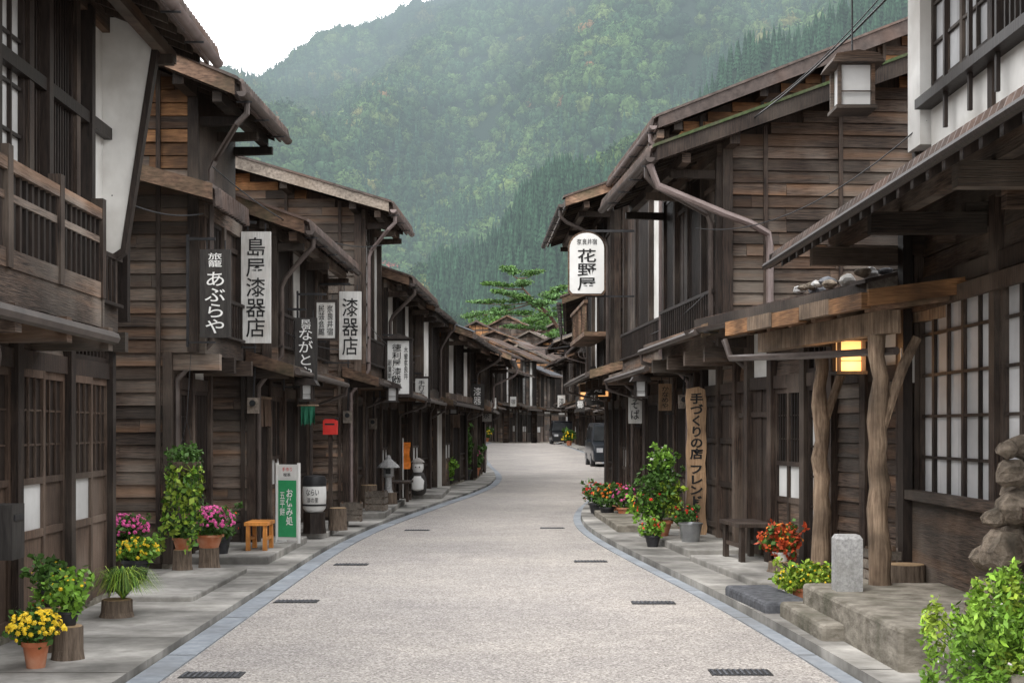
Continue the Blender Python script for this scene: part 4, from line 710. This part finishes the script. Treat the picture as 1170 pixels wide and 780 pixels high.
for (x,y,dz,c) in ((3.3,34.5,.1,FR),(4.6,78,.1,FO),(-2.3,70,.08,FPK),(-2.2,95,.08,FO),(-1.9,106,.1,FY),(3.8,100,.08,FPK),(-2.2,101,.05,FR),(3.7,92,.08,FY)):
    pot_plant((x,y,gz(y)+dz),.2,.3,TERRA,[(200,(0,0,.6),(.35,.35,.35),.12,LG)],[(34,(0,0,.6),(.36,.36,.36),.15,c)],'flowering potted shrub at the roadside')
E=empty('flowering_bush',(2.72,7.75,0),0,label='bright lime green leafy bush with tiny white blossoms',category='bush'); E.scale=(.92,.92,.86); m=MB()
for k in range(110):
    an=R(0,6.28); l=R(.05,.54); tip=(math.cos(an)*l,math.sin(an)*l*.8,R(.25,.98)*(1-.5*l)); P=[(0,0,0),(tip[0]*.35,tip[1]*.35,tip[2]*.55),tip]; m.tube(P,.004,LG,4)
    V,F=leafcloud(62,tip,(.06,.06,.12),.024,aspect=2.1,shell=.1); m.leaves(V,F,random.choice([LLIME,LLIME,LGB,LGY,LGB]))
V,F=leafcloud(1600,(0,0,.3),(.36,.32,.24),.024,aspect=2.1); m.leaves(V,F,LGB); m.obj('foliage',E,kind='stuff')
m=MB(); V,F=flowers(60,(0,0,.42),(.42,.36,.36),.018); m.add(V,F,FW); m.obj('blossom',E,kind='stuff')
for (x,y,z,r) in ((3.2,9.5,.48,.15),(3.42,9.6,.52,.19),(3.3,9.85,.47,.14),(3.3,9.55,.78,.16),(3.48,9.75,.84,.17),(3.24,9.75,.72,.11),(3.4,9.6,1.06,.15),(3.52,9.8,1.15,.13),(3.26,9.6,1.0,.09),(3.38,9.62,1.3,.12),(3.46,9.7,1.48,.1),(3.08,9.42,.43,.09),(3.34,9.6,1.46,.07)):
    stone((x,y,z),(r,r*.9,r*R(.75,.95)),ROCK,'rough angular brown rock stacked in a pile on the ledge','rock','rock',rough=.1)
def wire(a,b_,sag,r=.008):
    m=MB(); a=Vector(a);b_=Vector(b_); m.tube([a.lerp(b_,t/12)-Vector((0,0,sag*4*(t/12)*(1-t/12))) for t in range(13)],r,IRON,5); m.obj('overhead_wire',label='thin black overhead cable between houses',category='cable')
wire((3.0,9.5,5.0),(2.5,26,6.6),.5,.01); wire((3.4,11,5.6),(3,21,6.0),.3,.006); wire((-3.6,12.8,3.7),(-3.3,15.2,3.9),.08); wire((-3.2,15.2,4.4),(-2.2,24,4.7),.3); wire((3.5,12,4.2),(2.2,17,4.0),.3,.006); wire((-1.8,42,4.3),(3,46,4.6),.4,.012)
wire((-3.0,18.3,2.9),(-2.5,24,3.0),.15,.007); wire((-2.45,24,3.4),(-2.0,31,3.2),.2,.007); wire((2.3,17,3.2),(2.0,26,3.3),.2,.007)
for (x,y,z) in ((-3.3,18.15,1.9),(-2.75,23.8,1.8),(2.5,20.75,2.0),(-2.6,26.6,1.7)):
    E=empty('electric_meter',(x,y,z),0,label='small grey electric meter box with cable on a wall',category='meter')
    m=MB(); m.box(-.07,.07,-.05,.05,-.1,.1,W_GREY); m.obj('casing',E); m=MB(); m.lathe([(.04,0),(.04,.03)],GLS,14,c=(0,0,0)); o=m.obj('dial',E); o.rotation_euler=(math.radians(90),0,0); o.location=(0,-.05,.03)
    m=MB(); m.tube([(0,0,.1),(.02,0,.5),(0,.05,1.0)],.012,IRON,6); m.obj('cable',E)
# ---------------------------------------------------------------- cars
def car(loc,rz,Lc,W,H,pm,label,plate=PLATE):
    E=empty('parked_car',loc,rz,label=label,category='car',group='cars parked along the street')
    hw=W/2; bl=H*.54
    st=[(0,.32,bl*.62,bl*.66,.86),(.06,.22,bl*.86,bl*.9,.95),(.5,.2,bl,bl+.02,1),(1.02,.2,bl+.02,H-.1,1),(1.5,.2,bl+.03,H,1),(Lc-.7,.2,bl+.03,H,1),(Lc-.15,.2,bl+.02,H-.14,1),(Lc,.3,bl-.05,bl,.93)]
    m=MB(); V=[];F=[];n=10
    for (y,zb,zl,ztp,k) in st:
        h=hw*k; tp=h*(.97-.17*min(1,max(0,(ztp-zl)/.6)))
        V+=[(-h*.9,y,zb),(-h,y,zb+.12),(-h,y,zl*.8),(-h*.985,y,zl),(-tp,y,ztp-.03),(tp,y,ztp-.03),(h*.985,y,zl),(h,y,zl*.8),(h,y,zb+.12),(h*.9,y,zb)]
    for i in range(len(st)-1): F+=[(i*n+k,i*n+(k+1)%n,(i+1)*n+(k+1)%n,(i+1)*n+k) for k in range(n)]
    F+=[tuple(range(n)),tuple(range(len(st)*n-1,(len(st)-1)*n-1,-1))]; m.add(V,F,pm); m.obj('body',E,smooth=True)
    def lp(a,b_,t): return tuple(a[i]+(b_[i]-a[i])*t for i in range(3))
    m=MB(); a=V[2*n+3];b_=V[2*n+6];c=V[3*n+5];d=V[3*n+4]; off=lambda p:(p[0]*.93,p[1]-.012,p[2]+.012)
    q=[off(a),off(b_),off(c),off(d)]; q[0]=lp(q[0],q[3],.08);q[1]=lp(q[1],q[2],.08);q[2]=lp(q[1],q[2],.9);q[3]=lp(q[0],q[3],.9); m.add(q,[(0,1,2,3)],GLS); m.obj('windshield',E)
    for sx in (3,6):
        m=MB(); t=4 if sx==3 else 5
        for (i,j,f0,f1) in ((3,5,.15,.48),(3,5,.52,.95),(5,6,.1,.9)):
            A=lp(V[i*n+sx],V[j*n+sx],f0);B=lp(V[i*n+sx],V[j*n+sx],f1);Ct=lp(V[i*n+t],V[j*n+t],f1);Dt=lp(V[i*n+t],V[j*n+t],f0)
            g=.014 if sx==6 else -.014; Q=[lp(A,Dt,.08),lp(B,Ct,.08),lp(B,Ct,.85),lp(A,Dt,.85)]; m.add([(p[0]+g,p[1],p[2]) for p in Q],[(0,1,2,3)],GLS)
        m.obj('side_window',E)
        sgn=-1 if sx==3 else 1
        m=MB(); m.box(sgn*hw*.6-.13,sgn*hw*.6+.13,-.01,.1,bl*.6,bl*.78,HEADL); m.obj('headlight',E)
        m=MB(); m.box(sgn*(hw+.08)-.07,sgn*(hw+.08)+.07,.72,.8,bl+.02,bl+.16,pm); m.obj('side_mirror',E)
    m=MB(); m.box(-hw*.42,hw*.42,-.02,.08,bl*.5,bl*.68,IRON); m.obj('grille',E)
    m=MB(); m.box(-hw*.88,hw*.88,-.05,.12,.26,.42,pm); m.obj('bumper',E)
    m=MB(); m.box(-.17,.17,-.062,-.052,.3,.41,plate); m.obj('number_plate',E)
    m=MB(); m.box(-hw*.7,hw*.7,Lc-.02,Lc+.02,bl*.5,bl*.62,RED); m.obj('tail_light',E)
    for y in (.75,Lc-.75):
        for sx in (-1,1):
            w=MB(); rr=.29; x=sx*(hw-.08); w.tube([(x-.09,y,rr),(x+.09,y,rr)],rr,TERRAD,20)
            wo=w.obj('wheel',E); w=MB(); w.tube([(x+sx*.091,y,rr),(x+sx*.1,y,rr)],.17,STEEL,16); w.obj('rim',wo)
car((4.15,60,0),.05,3.4,1.5,1.9,CARG,'dark grey boxy minivan parked against the houses',WHITE)
car((3.55,98,gz(98)),.02,3.6,1.65,1.65,CARK,'black small car with yellow plate facing down the street')
car((-2.0,50.8,0),-.1,3.4,1.48,1.4,CARK,'dark small car parked beside the house at the bend',WHITE)
# ---------------------------------------------------------------- pine tree
E=empty('pine_tree',(5.0,150,2.2),0,label='old cloud-pruned pine with layered light green needle pads',category='tree'); E.scale=(1.25,1.25,1.25)
m=MB(); tr=[(0,0,0),(.2,0,3),(.1,0,6),(.1,.2,7.8),(-.9,0,9.2),(-2.0,.1,10.2),(-3.0,0,11.3),(-3.5,0,12.2)]
m.tube(tr,.2,PINEB,10,[.24,.22,.2,.17,.14,.11,.08,.05])
tips=[((.1,.2,7.8),(1.8,-.2,8.5)),((.1,.2,7.8),(-3.8,.2,8.0)),((-.9,0,9.2),(1.2,.3,9.9)),((-.9,0,9.2),(-5.0,-.3,9.1)),((-2.0,.1,10.2),(-6.6,.2,10.1)),((-2.0,.1,10.2),(0,-.2,11.2)),((-3,0,11.3),(-5.6,0,11.6)),((-3.5,0,12.2),(-2.0,0,12.6)),((-2.0,.1,10.2),(-7.2,.3,9.0)),((-3.5,0,12.2),(-4.2,.2,12.9)),((.1,.2,7.8),(-.6,-1.3,7.2)),((-2,.1,10.2),(-1.2,-1.2,9.9)),((-.9,0,9.2),(-3.0,-1,10.3)),((.1,.2,7.8),(1.2,-1,7.5)),((-.9,0,9.2),(.2,-1.2,8.9)),((-2,.1,10.2),(-4.8,-1,10.8)),((-.9,0,9.2),(-2.4,-1.3,8.4)),((-2,.1,10.2),(.6,-.8,10.6)),((-3,0,11.3),(-3.2,-1,11.6))]
for a,b_ in tips: md=[(a[i]+b_[i])/2 for i in range(3)]; md[2]-=.15; m.tube([a,md,b_],.06,PINEB,6,[.06,.04,.025])
m.obj('trunk',E,smooth=True); m=MB()
for a,b_ in tips:
    for t in (.45,.65,.85,1.0,1.12):
        c=[a[i]+(b_[i]-a[i])*t for i in range(3)]; c[2]+=.18; c[0]+=R(-.15,.15); V,F=leafcloud(160,c,(R(.55,.9),R(.5,.8),R(.12,.22)),.12,aspect=2.4,shell=.1); m.leaves(V,F,random.choice([LPINE,LG,LPINE]))
m.obj('crown',E)
for (x,y,h,r,mt) in ((14,172,9,3.2,LG),(-8,165,10,3.5,LG),(17,195,12,4,LPINE),(-11,150,9,3.4,LG),(-3,215,11,4,LG),(5,220,11,4,LG),(12,222,12,4,LG),(-2,171,7,2.6,LG),(8,176,7,2.6,LPINE)):
    E=empty('broadleaf_tree',(x,y,gz(y)),0,label='rounded green tree behind the roofs',category='tree'); m=MB()
    m.tube([(0,0,0),(.1,0,h*.3),(0,.1,h*.6)],.2,BARK,8,[.3,.22,.12])
    for k in range(5): m.tube([(0,0,h*.4),(R(-1,1)*r*.5,R(-1,1)*r*.5,h*.7)],.07,BARK,5)
    m.obj('trunk',E); m=MB()
    for k in range(16): d=[R(-1,1)*r*.65,R(-1,1)*r*.65,h*.7+R(-1,1)*r*.6]; V,F=leafcloud(140,d,(r*.4,r*.4,r*.32),.28,shell=.2); m.leaves(V,F,mt)
    m.obj('crown',E)
# ---------------------------------------------------------------- mountains
def painted_haze_mat(name,attr):  # aerial haze painted into the surface by distance and height, no real air
    m=bpy.data.materials.new(name); m.use_nodes=True; nt=m.node_tree; N=nt.nodes; K=nt.links; out=N['Material Output']; b=N['Principled BSDF']; b.inputs['Roughness'].default_value=.9; b.inputs['Specular IOR Level'].default_value=.1
    g=N.new('ShaderNodeNewGeometry')
    if attr:
        a=N.new('ShaderNodeAttribute'); a.attribute_name='Col'
        n=N.new('ShaderNodeTexNoise'); n.inputs['Scale'].default_value=.4; n.inputs['Detail'].default_value=4; K.new(g.outputs['Position'],n.inputs['Vector'])
        r=N.new('ShaderNodeMapRange'); r.inputs['From Min'].default_value=.3; r.inputs['From Max'].default_value=.7; r.inputs['To Min'].default_value=.55; r.inputs['To Max'].default_value=1.5; K.new(n.outputs['Fac'],r.inputs['Value'])
        v=N.new('ShaderNodeVectorMath'); v.operation='SCALE'; K.new(a.outputs['Color'],v.inputs[0]); K.new(r.outputs[0],v.inputs['Scale']); K.new(v.outputs[0],b.inputs['Base Color'])
    else: b.inputs['Base Color'].default_value=(.014,.026,.015,1)
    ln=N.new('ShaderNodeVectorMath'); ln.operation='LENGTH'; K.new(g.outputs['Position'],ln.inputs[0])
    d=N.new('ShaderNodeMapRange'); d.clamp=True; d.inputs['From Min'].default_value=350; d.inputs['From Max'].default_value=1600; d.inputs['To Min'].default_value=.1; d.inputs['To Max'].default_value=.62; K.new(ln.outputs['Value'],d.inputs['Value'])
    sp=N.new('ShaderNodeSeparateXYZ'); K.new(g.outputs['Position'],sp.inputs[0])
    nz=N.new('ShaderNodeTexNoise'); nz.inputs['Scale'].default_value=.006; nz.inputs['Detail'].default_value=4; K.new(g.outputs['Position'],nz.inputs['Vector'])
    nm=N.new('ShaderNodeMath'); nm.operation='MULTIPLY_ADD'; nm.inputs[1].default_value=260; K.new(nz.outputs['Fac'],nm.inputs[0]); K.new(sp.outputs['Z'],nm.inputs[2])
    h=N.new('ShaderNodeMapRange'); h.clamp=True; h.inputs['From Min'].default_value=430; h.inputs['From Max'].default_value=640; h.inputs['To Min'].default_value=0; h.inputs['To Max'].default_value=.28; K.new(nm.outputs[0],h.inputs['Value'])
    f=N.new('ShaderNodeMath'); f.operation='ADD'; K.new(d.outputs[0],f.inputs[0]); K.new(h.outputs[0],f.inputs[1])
    em=N.new('ShaderNodeEmission'); em.inputs['Color'].default_value=(.42,.51,.55,1); em.inputs['Strength'].default_value=1  # glowing haze colour blended over the surface, standing in for scattered light
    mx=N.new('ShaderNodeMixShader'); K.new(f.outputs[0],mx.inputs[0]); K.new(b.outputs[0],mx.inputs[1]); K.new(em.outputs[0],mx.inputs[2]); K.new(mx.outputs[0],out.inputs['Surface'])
    try: m.cycles.emission_sampling='NONE'
    except Exception as e: print(e)
    return m
HT=painted_haze_mat('forest_canopy_painted_haze',True); HG=painted_haze_mat('hill_floor_painted_haze',False)
def zf(X,Y):
    t=np.clip((Y-780)/720,0,1); zr=np.clip(428+.42*(X+134),120,700)+8*np.sin(X/37)+5*np.sin(X/17+1)
    z=20+(zr-20)*t**.85; w=np.sin(np.pi*np.clip(t,0,1))
    return z+w*(42*np.sin(X/75+Y/210)+24*np.sin(X/33-Y/120+2)+10*np.sin(X/19+Y/60))
def zs(X,Y):
    t=np.clip((Y-430)/270,0,1); zr=np.clip(134+.64*(X-50),6,420)+6*np.sin(X/15)+4*np.sin(X/8)
    z=8+(zr-8)*t; z=np.where(Y>700,zr*(1-(Y-700)/250.),z)
    return z+np.sin(np.pi*t)*(12*np.sin(X/26+Y/50)+5*np.sin(X/11-Y/35))
def zm(X,Y):
    t=np.clip((Y-720)/330,0,1); zr=np.clip(212+.5*(X-60),6,600)+9*np.sin(X/24+2)+5*np.sin(X/11)
    z=10+(zr-10)*t; z=np.where(Y>1050,zr*(1-(Y-1050)/200.),z)
    return z+np.sin(np.pi*t)*(14*np.sin(X/40+Y/70)+7*np.sin(X/17-Y/45))
def np_mesh(name,V,F,mat,col=None,**k):
    me=bpy.data.meshes.new(name); me.vertices.add(len(V)); me.vertices.foreach_set('co',V.astype(np.float32).ravel()); kk=F.shape[1]
    me.loops.add(F.size); me.loops.foreach_set('vertex_index',F.astype(np.int32).ravel()); me.polygons.add(len(F)); me.polygons.foreach_set('loop_start',np.arange(0,F.size,kk,dtype=np.int32))
    me.update(calc_edges=True); me.validate(); me.materials.append(mat)
    if col is not None:
        ca=me.color_attributes.new('Col','FLOAT_COLOR','POINT'); ca.data.foreach_set('color',np.hstack([col,np.ones((len(col),1))]).astype(np.float32).ravel())
    o=bpy.data.objects.new(name,me); COL.objects.link(o); return props(o,**k)
def grid(name,fz,x0,x1,y0,y1,n,label):
    X,Y=np.meshgrid(np.linspace(x0,x1,n),np.linspace(y0,y1,n)); Z=fz(X,Y); V=np.stack([X,Y,Z],-1).reshape(-1,3)
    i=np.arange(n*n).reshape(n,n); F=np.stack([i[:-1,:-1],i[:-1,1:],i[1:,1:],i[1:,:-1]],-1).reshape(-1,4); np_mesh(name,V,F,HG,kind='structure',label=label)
grid('mountain',zf,-1500,1500,760,1900,160,'high forested mountain slope with haze painted in'); grid('hill',zs,-300,500,420,930,110,'steep conifer-covered spur'); grid('hill',zm,-400,700,710,1240,120,'forested middle ridge')
def tmpl_dec(seed):
    r=np.random.default_rng(seed); bm=bmesh.new(); bmesh.ops.create_icosphere(bm,subdivisions=2,radius=1); V=np.array([v.co[:] for v in bm.verts]); F=np.array([[w.index for w in f.verts] for f in bm.faces]); bm.free()
    V=V*(.78+.3*r.random((len(V),1))); V[:,2]*=.9
    n=90; d=r.normal(size=(n,3)); d[:,2]=np.abs(d[:,2])*.9-.1; d/=np.linalg.norm(d,axis=1)[:,None]; P=d*np.array([1,1,.9])*(.85+.32*r.random((n,1)))
    T=(P[:,None,:]+r.normal(size=(n,3,3))*.15).reshape(-1,3); TF=np.arange(3*n).reshape(-1,3)+len(V)
    return np.vstack([V,T]),np.vstack([F,TF])
def tmpl_con(seed):
    r=np.random.default_rng(seed); V=[];F=[]; K=10
    for l in range(6):
        z=l*.33; rad=.5*(1-l/6.6); b0=len(V); V.append((0,0,z+.62))
        for k in range(2*K): a=math.pi*k/K+l; q=rad*(1.15 if k%2 else .6)*(.8+.4*r.random()); V.append((q*math.cos(a),q*math.sin(a),z-(.08 if k%2 else -.05)+.05*r.random()))
        for k in range(2*K): F.append((b0,b0+1+k,b0+1+(k+1)%(2*K)))
    return np.array(V),np.array(F)
def forest(name,pts,tm,scales,cols,label):
    VV=[];FF=[];CC=[];off=0; per=len(tm)
    for ti,(TV,TF) in enumerate(tm):
        idx=np.arange(ti,len(pts),per); k=len(idx)
        if k==0: continue
        a=rng.random(k)*6.28; c,s=np.cos(a),np.sin(a)
        X=TV[None,:,0]*c[:,None]-TV[None,:,1]*s[:,None]; Y=TV[None,:,0]*s[:,None]+TV[None,:,1]*c[:,None]; Z=np.repeat(TV[None,:,2],k,0)
        V=np.stack([X*scales[idx,0:1],Y*scales[idx,0:1],Z*scales[idx,1:2]],-1)+pts[idx][:,None,:]
        F=TF[None]+ (np.arange(k)*len(TV))[:,None,None]+off; off+=k*len(TV)
        C=np.repeat(cols[idx][:,None,:],len(TV),1)*(.75+.5*rng.random((k,len(TV),1)))
        VV.append(V.reshape(-1,3)); FF.append(F.reshape(-1,3)); CC.append(C.reshape(-1,3))
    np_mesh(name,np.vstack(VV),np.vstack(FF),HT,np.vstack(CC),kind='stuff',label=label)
pal=np.array([(.03,.064,.024),(.042,.08,.028),(.06,.102,.032),(.019,.044,.02),(.08,.115,.036),(.034,.07,.032),(.11,.11,.036),(.15,.085,.035)]); pw=np.array([.25,.24,.18,.17,.08,.06,.015,.005])
def dec_forest(fz,X,Y,s0,s1,label,seed):
    Z=fz(X,Y); sc=s0+(s1-s0)*rng.random(len(X))**1.6; ci=rng.choice(len(pal),len(X),p=pw/pw.sum()); patch=.5+.5*np.sin(X/60+Y/90)*np.sin(X/25-Y/140)
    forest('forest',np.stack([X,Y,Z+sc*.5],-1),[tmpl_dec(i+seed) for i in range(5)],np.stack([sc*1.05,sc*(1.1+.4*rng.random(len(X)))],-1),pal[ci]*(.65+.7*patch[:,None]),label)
def con_forest(fz,X,Y,s0,s1,label,seed,w=.62):
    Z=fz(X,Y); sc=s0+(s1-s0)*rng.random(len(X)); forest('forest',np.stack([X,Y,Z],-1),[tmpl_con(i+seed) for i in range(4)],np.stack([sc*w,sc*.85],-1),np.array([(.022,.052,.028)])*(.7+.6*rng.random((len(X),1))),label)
n=10500; Y=800+740*rng.random(n)**.9; X=(rng.random(n)*2-1)*Y*.42; keep=(X/Y>-.28)&(X/Y<.3); dec_forest(zf,X[keep],Y[keep],3.9,8.6,'mixed broadleaf forest covering the mountain with painted mist',0)
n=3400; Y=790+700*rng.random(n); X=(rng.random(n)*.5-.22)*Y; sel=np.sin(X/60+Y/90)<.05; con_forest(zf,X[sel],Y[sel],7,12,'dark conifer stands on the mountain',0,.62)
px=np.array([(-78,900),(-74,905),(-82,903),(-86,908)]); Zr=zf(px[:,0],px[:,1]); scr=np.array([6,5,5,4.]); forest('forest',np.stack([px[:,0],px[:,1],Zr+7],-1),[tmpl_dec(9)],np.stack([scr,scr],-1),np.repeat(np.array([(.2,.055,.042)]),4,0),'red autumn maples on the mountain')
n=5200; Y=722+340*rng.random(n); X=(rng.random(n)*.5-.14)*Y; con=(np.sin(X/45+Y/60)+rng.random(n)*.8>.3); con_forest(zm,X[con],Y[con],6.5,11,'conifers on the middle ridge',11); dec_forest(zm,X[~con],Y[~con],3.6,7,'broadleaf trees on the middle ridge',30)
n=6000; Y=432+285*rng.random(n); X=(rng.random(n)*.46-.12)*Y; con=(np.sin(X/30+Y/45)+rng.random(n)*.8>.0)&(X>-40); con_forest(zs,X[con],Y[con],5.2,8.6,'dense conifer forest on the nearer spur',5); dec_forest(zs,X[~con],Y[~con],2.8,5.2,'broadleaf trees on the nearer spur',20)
# ---------------------------------------------------------------- light, world, camera
w=bpy.data.worlds.new('World'); S.world=w; w.use_nodes=True; N=w.node_tree.nodes; K=w.node_tree.links; bg=N['Background']
sk=N.new('ShaderNodeTexSky'); sk.sky_type='NISHITA'; sk.sun_disc=False; sk.sun_elevation=math.radians(52); sk.sun_rotation=math.radians(215); sk.dust_density=4
hs=N.new('ShaderNodeHueSaturation'); hs.inputs['Saturation'].default_value=.3; K.new(sk.outputs[0],hs.inputs['Color'])
mx=N.new('ShaderNodeMixRGB'); mx.inputs['Fac'].default_value=.8; mx.inputs['Color2'].default_value=(23.5,23.5,23.8,1); K.new(hs.outputs[0],mx.inputs['Color1']); K.new(mx.outputs[0],bg.inputs['Color']); bg.inputs['Strength'].default_value=.15
sl_=bpy.data.lights.new('sun','SUN'); sl_.energy=1.5; sl_.angle=math.radians(20); sl_.color=(1,.95,.88); so=bpy.data.objects.new('sun',sl_); so.rotation_euler=(math.radians(38),0,math.radians(-35)); COL.objects.link(so)
cam=bpy.data.cameras.new('camera'); cam.lens=50; cam.sensor_width=36; cam.shift_y=100/1170; cam.clip_end=8000; cam.clip_start=.1
co=bpy.data.objects.new('camera',cam); co.location=(0,0,1.6); co.rotation_euler=(math.radians(90),0,0); COL.objects.link(co); S.camera=co
S.view_settings.view_transform='Standard'; S.view_settings.look='None'; S.view_settings.exposure=0
